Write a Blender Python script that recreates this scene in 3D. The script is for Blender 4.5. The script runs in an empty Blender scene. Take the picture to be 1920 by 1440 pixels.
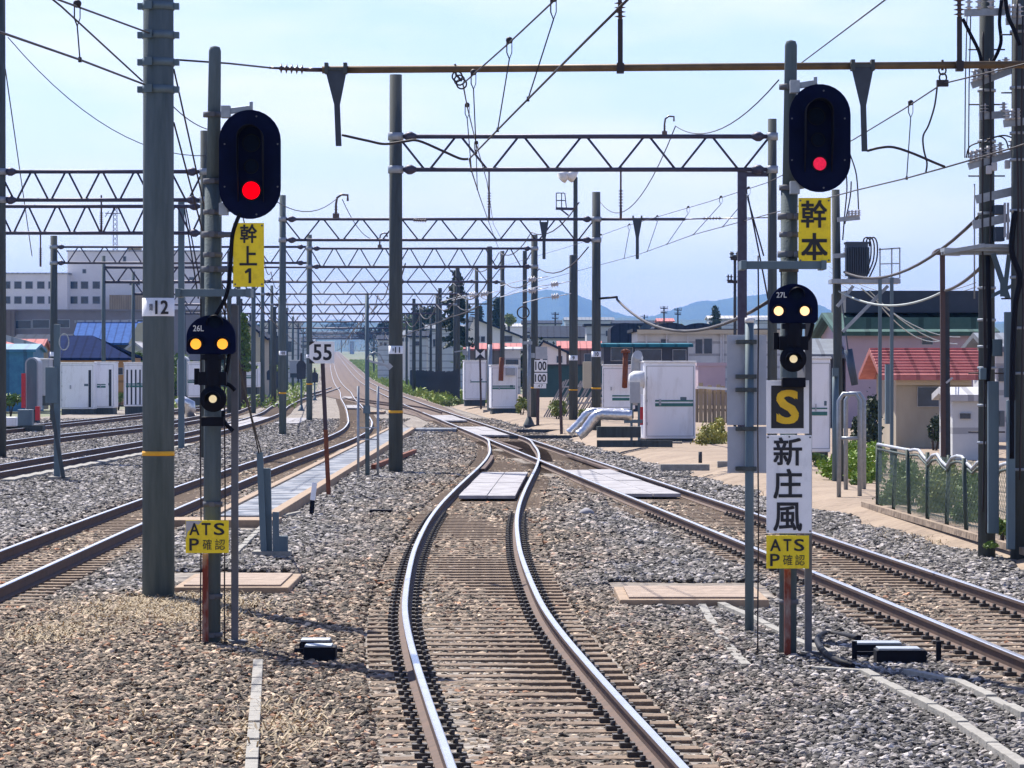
import bpy, bmesh, math, random
import numpy as np
from mathutils import Vector, Matrix
sc = bpy.context.scene
COL = sc.collection
R = math.radians
random.seed(7); rng = np.random.default_rng(7)
# ---------------------------------------------------------------- camera, sky, sun, exposure
F, CX, YH, HC = 6600.0, 960.0, 690.0, 2.75          # focal length in photo pixels, centre, horizon row, eye height
cam = bpy.data.objects.new('camera', bpy.data.cameras.new('camera')); COL.objects.link(cam)
cam.location = (0, 0, HC); cam.rotation_euler = (R(90), 0, 0)
cam.data.sensor_width = 36; cam.data.lens = 36*F/1920
cam.data.shift_y = -(720-YH)/1920
cam.data.clip_start = 0.5; cam.data.clip_end = 60000
sc.camera = cam
SUN_EL, SUN_AZ = 52.0, 27.0                          # sun high, ahead and to the left
W = bpy.data.worlds.new('World'); sc.world = W; W.use_nodes = True
nt = W.node_tree; bg = nt.nodes['Background']
sky = nt.nodes.new('ShaderNodeTexSky'); sky.sky_type = 'NISHITA'; sky.sun_disc = False
sky.sun_elevation = R(SUN_EL); sky.sun_rotation = R(-SUN_AZ); sky.air_density = 1.0; sky.dust_density = 0.6; sky.ozone_density = 3.0
tc = nt.nodes.new('ShaderNodeTexCoord'); mp = nt.nodes.new('ShaderNodeMapping'); mp.inputs['Scale'].default_value = (7, 7, 30)
nz = nt.nodes.new('ShaderNodeTexNoise'); nz.inputs['Scale'].default_value = 1.3; nz.inputs['Detail'].default_value = 5
cr = nt.nodes.new('ShaderNodeValToRGB'); cr.color_ramp.elements[0].position = .41; cr.color_ramp.elements[1].position = .70
mx = nt.nodes.new('ShaderNodeMix'); mx.data_type = 'RGBA'
tint = nt.nodes.new('ShaderNodeMix'); tint.data_type = 'RGBA'; tint.blend_type = 'MULTIPLY'; tint.inputs[0].default_value = 1
tint.inputs[7].default_value = (0.84, 0.81, 1.0, 1)
nt.links.new(tc.outputs['Generated'], mp.inputs[0]); nt.links.new(mp.outputs[0], nz.inputs[0]); nt.links.new(nz.outputs[0], cr.inputs[0])
nt.links.new(sky.outputs[0], tint.inputs[6]); nt.links.new(tint.outputs[2], mx.inputs[6]); mx.inputs[7].default_value = (6.9, 6.9, 7.7, 1)
sz = nt.nodes.new('ShaderNodeSeparateXYZ'); nt.links.new(tc.outputs['Generated'], sz.inputs[0])
mz = nt.nodes.new('ShaderNodeMapRange'); mz.inputs[1].default_value = .06; mz.inputs[2].default_value = .45; mz.inputs[3].default_value = 1; mz.inputs[4].default_value = .08; nt.links.new(sz.outputs[2], mz.inputs[0])
cm = nt.nodes.new('ShaderNodeMath'); cm.operation = 'MULTIPLY'; nt.links.new(cr.outputs[0], cm.inputs[0]); nt.links.new(mz.outputs[0], cm.inputs[1])
nt.links.new(cm.outputs[0], mx.inputs[0]); nt.links.new(mx.outputs[2], bg.inputs[0])
bg.inputs[1].default_value = 0.10
sl = bpy.data.lights.new('sun', 'SUN'); sl.energy = 5.0; sl.angle = R(0.5); sl.color = (1, .94, .84)
so = bpy.data.objects.new('sun', sl); COL.objects.link(so); so.location = (-30, 40, 60)
so.rotation_euler = Vector((math.sin(R(SUN_AZ))*math.cos(R(SUN_EL)), -math.cos(R(SUN_AZ))*math.cos(R(SUN_EL)), -math.sin(R(SUN_EL)))).to_track_quat('-Z', 'Y').to_euler()
sc.view_settings.view_transform = 'Standard'; sc.view_settings.look = 'None'
sc.view_settings.exposure = 0.82; sc.view_settings.gamma = 1.0

# ---------------------------------------------------------------- pixel <-> place
def hgt(d):                                          # the line climbs gently far out
    if d < 400: return 0.0
    if d < 800: return .0075*(d-400)**2/800
    return .0075*(d-600)
def at(px, py, d): return Vector(((px-CX)*d/F, d, HC-(py-YH)*d/F))
def dg(py, h=0.0): return (HC-h)*F/(py-YH)           # depth of a ground point of height h seen on row py
def gp(px, py, h=0.0):
    d = dg(py, h); return Vector(((px-CX)*d/F, d, h))
def m(px, d): return px*d/F

# ---------------------------------------------------------------- materials
def mat(name, c, c2=None, rough=.75, metal=0, scale=6.0, bump=0.0, bscale=40.0, emit=None, es=1.0, streak=0.0, spec=None, leaf=False, lo=.35, hi=.7, ribs=0, ribax=0):
    M = bpy.data.materials.new(name); M.use_nodes = True
    t = M.node_tree; b = t.nodes['Principled BSDF']
    b.inputs['Roughness'].default_value = rough; b.inputs['Metallic'].default_value = metal
    if spec is not None: b.inputs['Specular IOR Level'].default_value = spec
    c = (*c, 1)
    if c2 is None: c2 = tuple(x*.78 for x in c[:3])
    c2 = (*c2, 1)
    co = t.nodes.new('ShaderNodeTexCoord'); mpn = t.nodes.new('ShaderNodeMapping')
    t.links.new(co.outputs['Object'], mpn.inputs[0])
    if streak: mpn.inputs['Scale'].default_value = (1, 1, streak)
    n = t.nodes.new('ShaderNodeTexNoise'); n.inputs['Scale'].default_value = scale; n.inputs['Detail'].default_value = 6; n.inputs['Roughness'].default_value = .65
    t.links.new(mpn.outputs[0], n.inputs[0])
    r = t.nodes.new('ShaderNodeValToRGB'); r.color_ramp.elements[0].position = lo; r.color_ramp.elements[1].position = hi
    r.color_ramp.elements[0].color = c; r.color_ramp.elements[1].color = c2
    if leaf:
        g = t.nodes.new('ShaderNodeNewGeometry'); a = t.nodes.new('ShaderNodeMath'); a.operation = 'MULTIPLY_ADD'; a.inputs[1].default_value = .55; 
        s = t.nodes.new('ShaderNodeMath'); s.operation = 'MULTIPLY'; s.inputs[1].default_value = .45
        t.links.new(n.outputs[0], s.inputs[0]); t.links.new(g.outputs['Random Per Island'], a.inputs[0]); t.links.new(s.outputs[0], a.inputs[2])
        t.links.new(a.outputs[0], r.inputs[0]); r.color_ramp.elements[0].position = .1; r.color_ramp.elements[1].position = .9
    else: t.links.new(n.outputs[0], r.inputs[0])
    out = r.outputs[0]
    if ribs:                                          # standing seams / boards: dark joint lines every 1/ribs metres
        sp_ = t.nodes.new('ShaderNodeSeparateXYZ'); t.links.new(co.outputs['Object'], sp_.inputs[0])
        f1 = t.nodes.new('ShaderNodeMath'); f1.operation = 'MULTIPLY'; f1.inputs[1].default_value = ribs; t.links.new(sp_.outputs[ribax], f1.inputs[0])
        f2 = t.nodes.new('ShaderNodeMath'); f2.operation = 'FRACT'; t.links.new(f1.outputs[0], f2.inputs[0])
        f3 = t.nodes.new('ShaderNodeMath'); f3.operation = 'LESS_THAN'; f3.inputs[1].default_value = .2; t.links.new(f2.outputs[0], f3.inputs[0])
        mr = t.nodes.new('ShaderNodeMix'); mr.data_type = 'RGBA'; mr.blend_type = 'MULTIPLY'; mr.inputs[7].default_value = (.62, .62, .64, 1)
        t.links.new(f3.outputs[0], mr.inputs[0]); t.links.new(out, mr.inputs[6]); out = mr.outputs[2]
    t.links.new(out, b.inputs['Base Color'])
    if bump:
        n2 = t.nodes.new('ShaderNodeTexNoise'); n2.inputs['Scale'].default_value = bscale; n2.inputs['Detail'].default_value = 4
        t.links.new(co.outputs['Object'], n2.inputs[0])
        bp = t.nodes.new('ShaderNodeBump'); bp.inputs['Strength'].default_value = bump; bp.inputs['Distance'].default_value = .03
        t.links.new(n2.outputs[0], bp.inputs['Height']); t.links.new(bp.outputs[0], b.inputs['Normal'])
    if emit:
        b.inputs['Emission Color'].default_value = (*emit, 1); b.inputs['Emission Strength'].default_value = es
    return M
MT = {}
def D(k, *a, **kw): MT[k] = mat(k, *a, **kw)
D('concrete_pole', (.105, .140, .158), (.040, .064, .074), .85, scale=9, lo=.3, hi=.8, streak=.1, bump=.25, bscale=60)
D('concrete_dark', (.075, .090, .094), (.026, .034, .036), .85, lo=.3, hi=.8, scale=8, streak=.1, bump=.25, bscale=60)
D('concrete', (.34, .325, .295), (.22, .21, .19), .9, scale=9, bump=.4, bscale=70)
D('galvanised', (.34, .37, .41), (.25, .28, .32), .5, .55, scale=10)
D('truss_steel', (.06, .062, .10), (.045, .035, .065), .55, .4, scale=7)
D('rust_beam', (.16, .105, .05), (.085, .055, .032), .6, .3, scale=4, streak=1)
D('rust', (.23, .07, .028), (.11, .035, .02), .9, scale=9)
D('rusty_channel', (.30, .25, .22), (.16, .028, .014), .85, scale=4, lo=.36, hi=.5, streak=.35)
D('black_paint', (.004, .005, .012), (.003, .004, .009), .65, scale=12, spec=.15)
D('black_face', (.003, .006, .034), (.002, .004, .02), .7, scale=6, spec=.08)
D('black_letter', (.012, .012, .018), None, .6)
D('white_letter', (.8, .8, .78), None, .6)
D('yellow_sign', (.92, .69, .008), (.62, .43, .012), .55, scale=9, lo=.5, hi=.85)
D('yellow_letter', (.85, .52, .012), None, .55)
D('yellow_tape', (.8, .42, .02), (.7, .34, .015), .6)
D('white_sign', (.86, .86, .88), (.58, .58, .6), .5, scale=6, lo=.52, hi=.85, streak=.5)
D('grey_sign_back', (.40, .43, .50), (.33, .36, .43), .55, .2, scale=4)
D('peeled_grey', (.48, .47, .47), (.36, .35, .36), .7, scale=14)
D('red_lamp', (.3, .0, .0), None, .9, spec=0, emit=(1, .0, .004), es=1.15)
D('red_dim_lamp', (.35, .02, .04), (.05, .005, .01), .8, scale=40, spec=.1, emit=(1, .02, .09), es=.4)
D('amber_lamp', (.6, .3, .03), None, .3, emit=(1, .33, .02), es=.85)
D('warm_lamp', (.7, .5, .35), None, .3, emit=(1, .58, .25), es=1.0)
D('pale_lens', (.6, .55, .4), (.4, .36, .25), .15, emit=(1, .8, .45), es=.35)
D('dark_lens', (.006, .012, .03), (.003, .006, .018), .6, scale=30, spec=.05)
D('rail_top', (.82, .79, .77), (.66, .62, .6), .26, .95, scale=3)
D('rail_side', (.10, .052, .036), (.05, .027, .021), .8, .1, scale=6)
D('sleeper', (.235, .165, .112), (.10, .07, .05), .9, scale=9, bump=.4, bscale=60)
D('clip_black', (.045, .036, .032), (.028, .022, .02), .6, scale=20)
D('cover_white', (.36, .35, .37), (.17, .16, .165), .9, scale=2.2, lo=.42, hi=.72, bump=.3, bscale=8)
D('wood_edge', (.36, .255, .17), (.22, .155, .105), .85, scale=6)
D('panel_blue', (.30, .315, .345), (.14, .16, .20), .85, scale=1.1, lo=.46, hi=.54, spec=.15, ribs=.37, ribax=1)
D('plank_tan', (.38, .29, .225), (.24, .18, .14), .85, scale=6, bump=.3)
D('wire', (.035, .028, .032), None, .6, .3)
D('wire_grey', (.16, .16, .18), None, .6, .3)
D('wire_pale', (.42, .47, .47), None, .6)
D('insulator', (.09, .05, .05), (.05, .03, .04), .3)
D('insulator_grey', (.55, .55, .58), (.42, .42, .46), .35)
D('cabinet_white', (.88, .89, .94), (.60, .59, .6), .5, scale=2.5, streak=.25, lo=.5, hi=.85)
D('cabinet_top', (.8, .8, .8), None, .5)
D('cabinet_grey', (.40, .42, .46), (.33, .35, .39), .5, scale=5)
D('door_gap', (.03, .035, .05), None, .8)
D('stripe_green', (.03, .16, .15), None, .5)
D('signal_red', (.55, .02, .03), None, .5)
D('alu_foil', (.72, .72, .73), (.55, .55, .57), .3, .9, scale=14, bump=.9, bscale=7)
D('wall_white', (.88, .83, .81), (.78, .73, .72), .85, scale=.4)
D('wall_cream', (.52, .47, .36), (.46, .41, .31), .85, scale=.6)
D('wall_pale', (.58, .60, .62), (.48, .5, .53), .85, scale=1, ribs=1.1, ribax=2)
D('wall_pink', (.46, .36, .42), (.38, .30, .36), .85, scale=.5)
D('wall_brown', (.20, .15, .13), (.15, .11, .1), .85, scale=.5, ribs=1.5, ribax=0)
D('wall_mauve', (.24, .21, .23), (.20, .17, .19), .85, scale=.4)
D('wall_ochre', (.52, .27, .10), (.44, .22, .08), .8, scale=1, ribs=1.2, ribax=2)
D('wall_tan', (.36, .29, .19), (.24, .18, .12), .85, scale=1.2, streak=.2, ribs=3, ribax=0)
D('wall_dark', (.05, .055, .075), (.035, .04, .055), .8, scale=1)
D('wall_teal_dark', (.03, .085, .095), (.02, .06, .07), .75, scale=1)
D('tarp_blue', (.04, .20, .34), (.02, .12, .25), .5, scale=2, ribs=0.9, ribax=0)
D('roof_blue', (.05, .13, .38), (.035, .09, .28), .9, scale=2.5, spec=.1, ribs=1.4, ribax=0)
D('roof_navy', (.010, .022, .085), (.007, .015, .06), .95, scale=2, spec=.05, ribs=1.4, ribax=0)
D('roof_slate', (.035, .045, .075), (.022, .03, .05), .9, scale=2, spec=.1, ribs=1.2, ribax=0)
D('roof_green', (.06, .125, .115), (.04, .09, .085), .85, scale=2, spec=.15, ribs=0.9, ribax=0)
D('roof_red', (.55, .21, .20), (.42, .14, .135), .85, scale=3, spec=.2, ribs=1.6, ribax=0)
D('roof_teal', (.02, .15, .21), (.015, .11, .16), .85, scale=2, spec=.15, ribs=1.2, ribax=0)
D('roof_white', (.48, .48, .5), (.38, .38, .41), .8, scale=2, spec=.2, ribs=1.2, ribax=0)
D('roof_grey', (.17, .20, .25), (.12, .14, .18), .9, scale=2, ribs=1.2, ribax=0)
D('window_glass', (.035, .055, .09), (.02, .03, .05), .12, scale=2)
D('window_frame', (.55, .56, .6), None, .5)
D('bark', (.09, .06, .045), (.05, .035, .025), .95, scale=6, bump=.4)
D('leaf_dark', (.016, .034, .020), (.045, .075, .032), .7, leaf=True)
D('leaf_spruce', (.03, .055, .04), (.085, .11, .07), .7, leaf=True)
D('leaf_green', (.06, .13, .018), (.20, .28, .05), .65, leaf=True)
D('leaf_bright', (.10, .20, .012), (.30, .42, .03), .6, leaf=True)
D('leaf_weed', (.09, .15, .025), (.34, .36, .09), .65, leaf=True)
D('wall_beige', (.40, .35, .27), (.30, .26, .20), .85, scale=1.2, streak=.3)
D('leaf_straw', (.20, .22, .04), (.50, .46, .12), .65, leaf=True)
D('grass_dry', (.32, .24, .14), (.56, .45, .29), .8, leaf=True)
D('grass_green', (.14, .24, .02), (.36, .44, .06), .7, leaf=True)
D('lattice_wood', (.36, .34, .34), (.24, .23, .24), .85)
D('fence_dark', (.045, .055, .07), (.028, .036, .05), .8, scale=3)
D('fence_green', (.05, .075, .065), None, .6, .2)
D('mesh_wire', (.12, .18, .14), None, .5, .3)
D('transformer', (.05, .075, .12), (.035, .055, .09), .5, scale=4)
D('steel_teal', (.11, .165, .20), (.085, .125, .16), .55, .3, scale=5, streak=.2)
D('bracket_dark', (.045, .06, .085), (.03, .04, .06), .6, .2, scale=5)
D('conduit', (.12, .125, .145), (.085, .09, .105), .6, .2, scale=5)
D('hood_brown', (.06, .03, .03), None, .5)

# ---------------------------------------------------------------- mesh building
class MB:
    def __init__(s): s.v = []; s.f = []; s.mi = []; s.sm = []
    def add(s, vs, fs, mi=0, smooth=False):
        o = len(s.v); s.v += [tuple(v) for v in vs]
        for f in fs: s.f.append([i+o for i in f]); s.mi.append(mi); s.sm.append(smooth)
        return s
    def box(s, c, size, rz=0.0, mi=0, M4=None):
        x, y, z = [q/2 for q in size]
        vs = [Vector((a*x, b*y, e*z)) for a in (-1, 1) for b in (-1, 1) for e in (-1, 1)]
        if M4 is not None: vs = [M4 @ v for v in vs]
        elif rz: vs = [Matrix.Rotation(rz, 3, 'Z') @ v for v in vs]
        c = Vector(c); vs = [v+c for v in vs]
        return s.add(vs, [(0, 1, 3, 2), (4, 6, 7, 5), (0, 4, 5, 1), (2, 3, 7, 6), (0, 2, 6, 4), (1, 5, 7, 3)], mi)
    def bar(s, p, q, w, t=None, mi=0):                # rectangular bar from p to q
        p, q = Vector(p), Vector(q); t = t or w
        z = (q-p).normalized(); up = Vector((0, 1, 0)) if abs(z.y) < .9 else Vector((1, 0, 0))
        x = z.cross(up).normalized(); y = z.cross(x)
        vs = []
        for c in (p, q):
            for a, b in ((-1, -1), (1, -1), (1, 1), (-1, 1)): vs.append(c+x*a*w/2+y*b*t/2)
        return s.add(vs, [(3, 2, 1, 0), (4, 5, 6, 7), (0, 1, 5, 4), (1, 2, 6, 5), (2, 3, 7, 6), (3, 0, 4, 7)], mi)
    def tube(s, pts, r, n=8, mi=0, caps=True, smooth=True):
        pts = [Vector(p) for p in pts]; k = len(pts)
        rr = r if isinstance(r, (list, tuple)) else [r]*k
        vs = []; prev = None
        for i, p in enumerate(pts):
            t = (pts[min(i+1, k-1)]-pts[max(i-1, 0)])
            t = t.normalized() if t.length > 1e-9 else Vector((0, 0, 1))
            if prev is None:
                a = Vector((0, 0, 1)) if abs(t.z) < .9 else Vector((1, 0, 0))
                x = t.cross(a).normalized()
            else:
                x = prev-t*prev.dot(t)
                x = x.normalized() if x.length > 1e-6 else t.orthogonal().normalized()
            prev = x; y = t.cross(x)
            for j in range(n):
                a = 2*math.pi*j/n; vs.append(p+(x*math.cos(a)+y*math.sin(a))*rr[i])
        fs = [(i*n+j, i*n+(j+1) % n, (i+1)*n+(j+1) % n, (i+1)*n+j) for i in range(k-1) for j in range(n)]
        s.add(vs, fs, mi, smooth)
        if caps:
            o = len(s.v)-len(vs)
            s.f.append([o+j for j in range(n)][::-1]); s.mi.append(mi); s.sm.append(False)
            s.f.append([o+(k-1)*n+j for j in range(n)]); s.mi.append(mi); s.sm.append(False)
        return s
    def cyl(s, p, q, r0, r1=None, n=12, mi=0): return s.tube([p, q], [r0, r0 if r1 is None else r1], n, mi)
    def lathe(s, p, q, prof, n=10, mi=0):             # prof: (t, r) along p->q
        p, q = Vector(p), Vector(q); z = q-p; zn = z.normalized(); x = zn.orthogonal().normalized(); y = zn.cross(x); vs = []
        for t, r in prof:
            for j in range(n):
                a = 2*math.pi*j/n; vs.append(p+z*t+(x*math.cos(a)+y*math.sin(a))*r)
        k = len(prof)
        fs = [(i*n+j, i*n+(j+1) % n, (i+1)*n+(j+1) % n, (i+1)*n+j) for i in range(k-1) for j in range(n)]
        fs += [tuple(range(n))[::-1], tuple((k-1)*n+j for j in range(n))]
        return s.add(vs, fs, mi, True)
    def prism(s, poly, y0, y1, mi=0):                 # polygon of (x, z) extruded from y0 (near) to y1
        n = len(poly); vs = [Vector((x, y0, z)) for x, z in poly]+[Vector((x, y1, z)) for x, z in poly]
        fs = [tuple(range(n)), tuple(range(2*n-1, n-1, -1))]+[(i, n+i, n+(i+1) % n, (i+1) % n) for i in range(n)]
        return s.add(vs, fs, mi)
    def build(s, name, mats, parent=None, loc=None, bevel=0.0):
        if not isinstance(mats, (list, tuple)): mats = [mats]
        vs = np.array([tuple(v) for v in s.v], dtype=float)
        if parent is not None: o = np.array(parent['_o'])
        elif loc is not None: o = np.array(loc, dtype=float)
        else: o = np.array([(vs[:, 0].min()+vs[:, 0].max())/2, (vs[:, 1].min()+vs[:, 1].max())/2, vs[:, 2].min()])
        me = bpy.data.meshes.new(name); me.from_pydata((vs-o).tolist(), [], s.f)
        for q in mats: me.materials.append(MT[q])
        me.polygons.foreach_set('material_index', s.mi); me.polygons.foreach_set('use_smooth', s.sm)
        me.update()
        bm = bmesh.new(); bm.from_mesh(me); bmesh.ops.recalc_face_normals(bm, faces=bm.faces); bm.to_mesh(me); bm.free()
        ob = bpy.data.objects.new(name, me); COL.objects.link(ob); ob['_o'] = [float(x) for x in o]
        if parent is not None: ob.parent = parent
        else: ob.location = o
        if bevel:
            md = ob.modifiers.new('bevel', 'BEVEL'); md.width = bevel; md.segments = 2; md.limit_method = 'ANGLE'; md.angle_limit = R(40)
        return ob
def soft(P, k=5):                                     # rounded path through the points
    P = [Vector(p) for p in P]; out = []
    for i in range(len(P)-1):
        p0, p1, p2, p3 = P[max(i-1, 0)], P[i], P[i+1], P[min(i+2, len(P)-1)]
        for j in range(k):
            t = j/k; out.append(.5*((2*p1)+(p2-p0)*t+(2*p0-5*p1+4*p2-p3)*t*t+(3*p1-p0-3*p2+p3)*t**3))
    return out+[P[-1]]
def bolts(parent, pts, d, r=.009):
    for x, y in pts: b = MB(); disc(b, x, y, d-.006, r, .012, 8); b.build('bolt', 'conduit', parent)
def tag(o, label=None, cat=None, group=None, kind=None):
    if label: o['label'] = label
    if cat: o['category'] = cat
    if group: o['group'] = group
    if kind: o['kind'] = kind
    return o
def thing(name, label, cat, loc, group=None):
    o = bpy.data.objects.new(name, None); COL.objects.link(o); o.location = loc; o['_o'] = [float(x) for x in loc]
    o.empty_display_size = .2
    return tag(o, label, cat, group)
def text(body, x0, y0, x1, y1, d, mname, parent, bold=.0, name='lettering', keep=True):
    c = bpy.data.curves.new('t', 'FONT'); c.body = body; c.resolution_u = 3; c.space_line = .95
    o = bpy.data.objects.new('t', c); COL.objects.link(o)
    dgr = bpy.context.evaluated_depsgraph_get(); dgr.update()
    me = bpy.data.meshes.new_from_object(o.evaluated_get(dgr)); bpy.data.objects.remove(o)
    v = np.empty(len(me.vertices)*3); me.vertices.foreach_get('co', v); v = v.reshape(-1, 3)
    lo, hi = v.min(0), v.max(0)
    p, q = at(x0, y1, d), at(x1, y0, d)
    X = p.x+(v[:, 0]-lo[0])/(hi[0]-lo[0])*(q.x-p.x); Z = p.z+(v[:, 1]-lo[1])/(hi[1]-lo[1])*(q.z-p.z)
    fs = [list(pl.vertices) for pl in me.polygons]
    b = MB(); k = 0; w = bold*abs(q.z-p.z)*(1 if '\n' not in body else .5)
    for dx, dz in (((0, 0),) if not bold else ((-w, -w), (w, -w), (-w, w), (w, w), (0, 0))):
        sx = 1-2*w/max(q.x-p.x, 1e-6); b.add(np.stack([(p.x+q.x)/2+(X-(p.x+q.x)/2)*sx+dx, np.full(len(X), d-k*.0008), Z+dz], 1), fs); k += 1
    bpy.data.meshes.remove(me)
    ob = b.build(name, mname, parent)
    md = ob.modifiers.new('thick', 'SOLIDIFY'); md.thickness = .002; md.offset = 0
    return ob
def plate(b, x0, y0, x1, y1, d, t=.01, mi=0):          # upright plate facing the camera, pixel rect at depth d
    p, q = at(x0, y1, d), at(x1, y0, d)
    return b.box(((p.x+q.x)/2, d+t/2, (p.z+q.z)/2), (q.x-p.x, t, q.z-p.z), mi=mi)
def disc(b, px, py, d, r, t=.03, n=20, mi=0):
    p = at(px, py, d); return b.cyl(p, p+Vector((0, t, 0)), r, n=n, mi=mi)
def insul(b, p, q, n, r, core=.35, mi=0):
    prof = [(0, r*core)]
    for i in range(n):
        t0 = (i+.15)/n; prof += [(t0, r*core), (t0+.25/n, r), (t0+.45/n, r*core)]
    prof.append((1, r*core)); b.lathe(p, q, prof, 10, mi)
def leaf_mesh(b, centres, size, mi=0, asp=.6, up=0.0):   # many small leaf quads round the given centres
    n = len(centres); c = np.asarray(centres)
    a = rng.normal(size=(n, 3)); a[:, 2] += up; a /= np.linalg.norm(a, axis=1)[:, None]
    t = rng.normal(size=(n, 3)); t -= a*(t*a).sum(1)[:, None]; t /= np.linalg.norm(t, axis=1)[:, None]
    sz = size*rng.uniform(.6, 1.4, n)[:, None]
    vs = np.stack([c-a*sz*.5, c+t*sz*asp*.5, c+a*sz*.5, c-t*sz*asp*.5], 1).reshape(-1, 3)
    o = len(b.v); b.v += [tuple(v) for v in vs]
    for i in range(n): b.f.append([o+4*i, o+4*i+1, o+4*i+2, o+4*i+3]); b.mi.append(mi); b.sm.append(False)
def crown_pts(c, r, n, clumps):
    """points of a crown: clumps spread in an ellipsoid"""
    out = []
    for _ in range(clumps):
        u = rng.normal(size=3); u /= np.linalg.norm(u); k = rng.uniform(.35, 1)**.6
        cc = np.array(c)+u*np.array(r)*k*.85
        out.append(cc+rng.normal(size=(n//clumps, 3))*np.array(r)*.17)
    return np.concatenate(out)
# ---------------------------------------------------------------- track alignments (depth, offset) in metres
RZ = 0.175                                            # rail top above ballast
def spline(P):
    P = np.array(P, float); x, y = P[:, 0], P[:, 1]; h = np.diff(x); dl = np.diff(y)/h
    t = np.empty_like(y); t[0], t[-1] = dl[0], dl[-1]
    t[1:-1] = (dl[:-1]*h[1:]+dl[1:]*h[:-1])/(h[1:]+h[:-1])
    def f(d):
        d = np.asarray(d, float); i = np.clip(np.searchsorted(x, d)-1, 0, len(x)-2); s = (d-x[i])/h[i]
        r = (2*s**3-3*s**2+1)*y[i]+(s**3-2*s**2+s)*h[i]*t[i]+(-2*s**3+3*s**2)*y[i+1]+(s**3-s**2)*h[i]*t[i+1]
        r = np.where(d < x[0], y[0]+t[0]*(d-x[0]), r); return np.where(d > x[-1], y[-1]+t[-1]*(d-x[-1]), r)
    return f
main_x = spline([(10, 1.05), (22.7, .367), (27.4, .10), (30.9, -.09), (34, -.245), (37.8, -.40), (41.7, -.50), (45.3, -.57), (49.7, -.635), (54.5, -.665), (60, -.668), (65.9, -.62), (73.6, -.497), (83.3, -.30), (92.9, -.10), (101.8, .03), (110, .06), (118, -.01), (127, -.12), (136, -.52), (150, -1.3)])
def right_x(d):
    d = np.asarray(d, float); return np.where(d < 240, 7.07-.0561*d, 7.07-.0561*240-.0525*(d-240))
left_a = spline([(20, -6.55), (40, -6.6), (60, -6.72), (93, -6.66), (115, -6.45), (130, -6.37), (145, -6.5), (163, -7.05), (190, -8.3), (230, -10.3), (300, -14.0), (380, -18.0), (480, -23.4), (700, -35.2), (1200, -61.5), (2500, -130)])
left_b = spline([(60, -13.9), (85, -13.3), (105, -12.9), (125, -12.5), (160, -12.7), (200, -13.8), (240, -15.8), (300, -18.3), (380, -20.6), (470, -23.5)])
left_c = spline([(70, -19.5), (115, -17.4), (128, -17.3), (160, -16.2), (200, -16.6), (240, -18.3), (293, -20.6), (400, -27.4), (560, -36)])
left_d = spline([(110, -23.2), (160, -21.3), (200, -20.6), (260, -21.2), (330, -25), (450, -33)])
cross_x = spline([(205, -4.6), (235, -6.6), (262, -9.6), (290, -12.6), (320, -14.9)])

# ---------------------------------------------------------------- ground
def shade_ground(name, stops, scale, coarse=None, bump=.6, vor=14.0, mixscale=.35, contrast=1.0):
    """gravel / soil: stone cells by Voronoi with a colour each, larger patches by noise"""
    M = bpy.data.materials.new(name); M.use_nodes = True; t = M.node_tree; b = t.nodes['Principled BSDF']; b.inputs['Roughness'].default_value = .9
    co = t.nodes.new('ShaderNodeTexCoord')
    vo = t.nodes.new('ShaderNodeTexVoronoi'); vo.inputs['Scale'].default_value = vor; t.links.new(co.outputs['Object'], vo.inputs['Vector'])
    sp = t.nodes.new('ShaderNodeSeparateColor'); t.links.new(vo.outputs['Color'], sp.inputs[0])
    r = t.nodes.new('ShaderNodeValToRGB'); e = r.color_ramp.elements; e[0].color = (*stops[0], 1); e[1].color = (*stops[-1], 1)
    for i, s in enumerate(stops[1:-1]): q = e.new((i+1)/(len(stops)-1)); q.color = (*s, 1)
    t.links.new(sp.outputs[0], r.inputs[0]); out = r.outputs[0]
    if coarse:
        n = t.nodes.new('ShaderNodeTexNoise'); n.inputs['Scale'].default_value = mixscale; n.inputs['Detail'].default_value = 7; t.links.new(co.outputs['Object'], n.inputs[0])
        rr = t.nodes.new('ShaderNodeValToRGB'); rr.color_ramp.elements[0].position = .42; rr.color_ramp.elements[1].position = .62; t.links.new(n.outputs[0], rr.inputs[0])
        mm = t.nodes.new('ShaderNodeMix'); mm.data_type = 'RGBA'; mm.inputs[7].default_value = (*coarse, 1); t.links.new(out, mm.inputs[6])
        k = t.nodes.new('ShaderNodeMath'); k.operation = 'MULTIPLY'; k.inputs[1].default_value = .75; t.links.new(rr.outputs[0], k.inputs[0]); t.links.new(k.outputs[0], mm.inputs[0]); out = mm.outputs[2]
    t.links.new(out, b.inputs['Base Color'])
    bp = t.nodes.new('ShaderNodeBump'); bp.inputs['Strength'].default_value = bump; bp.inputs['Distance'].default_value = .05
    iv = t.nodes.new('ShaderNodeMath'); iv.operation = 'SUBTRACT'; iv.inputs[0].default_value = 1; t.links.new(vo.outputs['Distance'], iv.inputs[1])
    t.links.new(iv.outputs[0], bp.inputs['Height']); t.links.new(bp.outputs[0], b.inputs['Normal'])
    MT[name] = M
shade_ground('ballast_mix', [(.05, .042, .038), (.26, .22, .185), (.12, .10, .09), (.40, .36, .31), (.20, .175, .155)], 1, coarse=(.17, .14, .115), vor=7, bump=1)
shade_ground('ballast_brown', [(.055, .033, .026), (.15, .098, .075), (.09, .06, .046), (.21, .15, .115)], 1, coarse=(.105, .066, .05), vor=8, bump=1, mixscale=.2)
shade_ground('town_ground', [(.10, .11, .07), (.17, .16, .11), (.13, .14, .08)], 1, coarse=(.09, .13, .04), vor=1.2, bump=.3, mixscale=.03)
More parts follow.
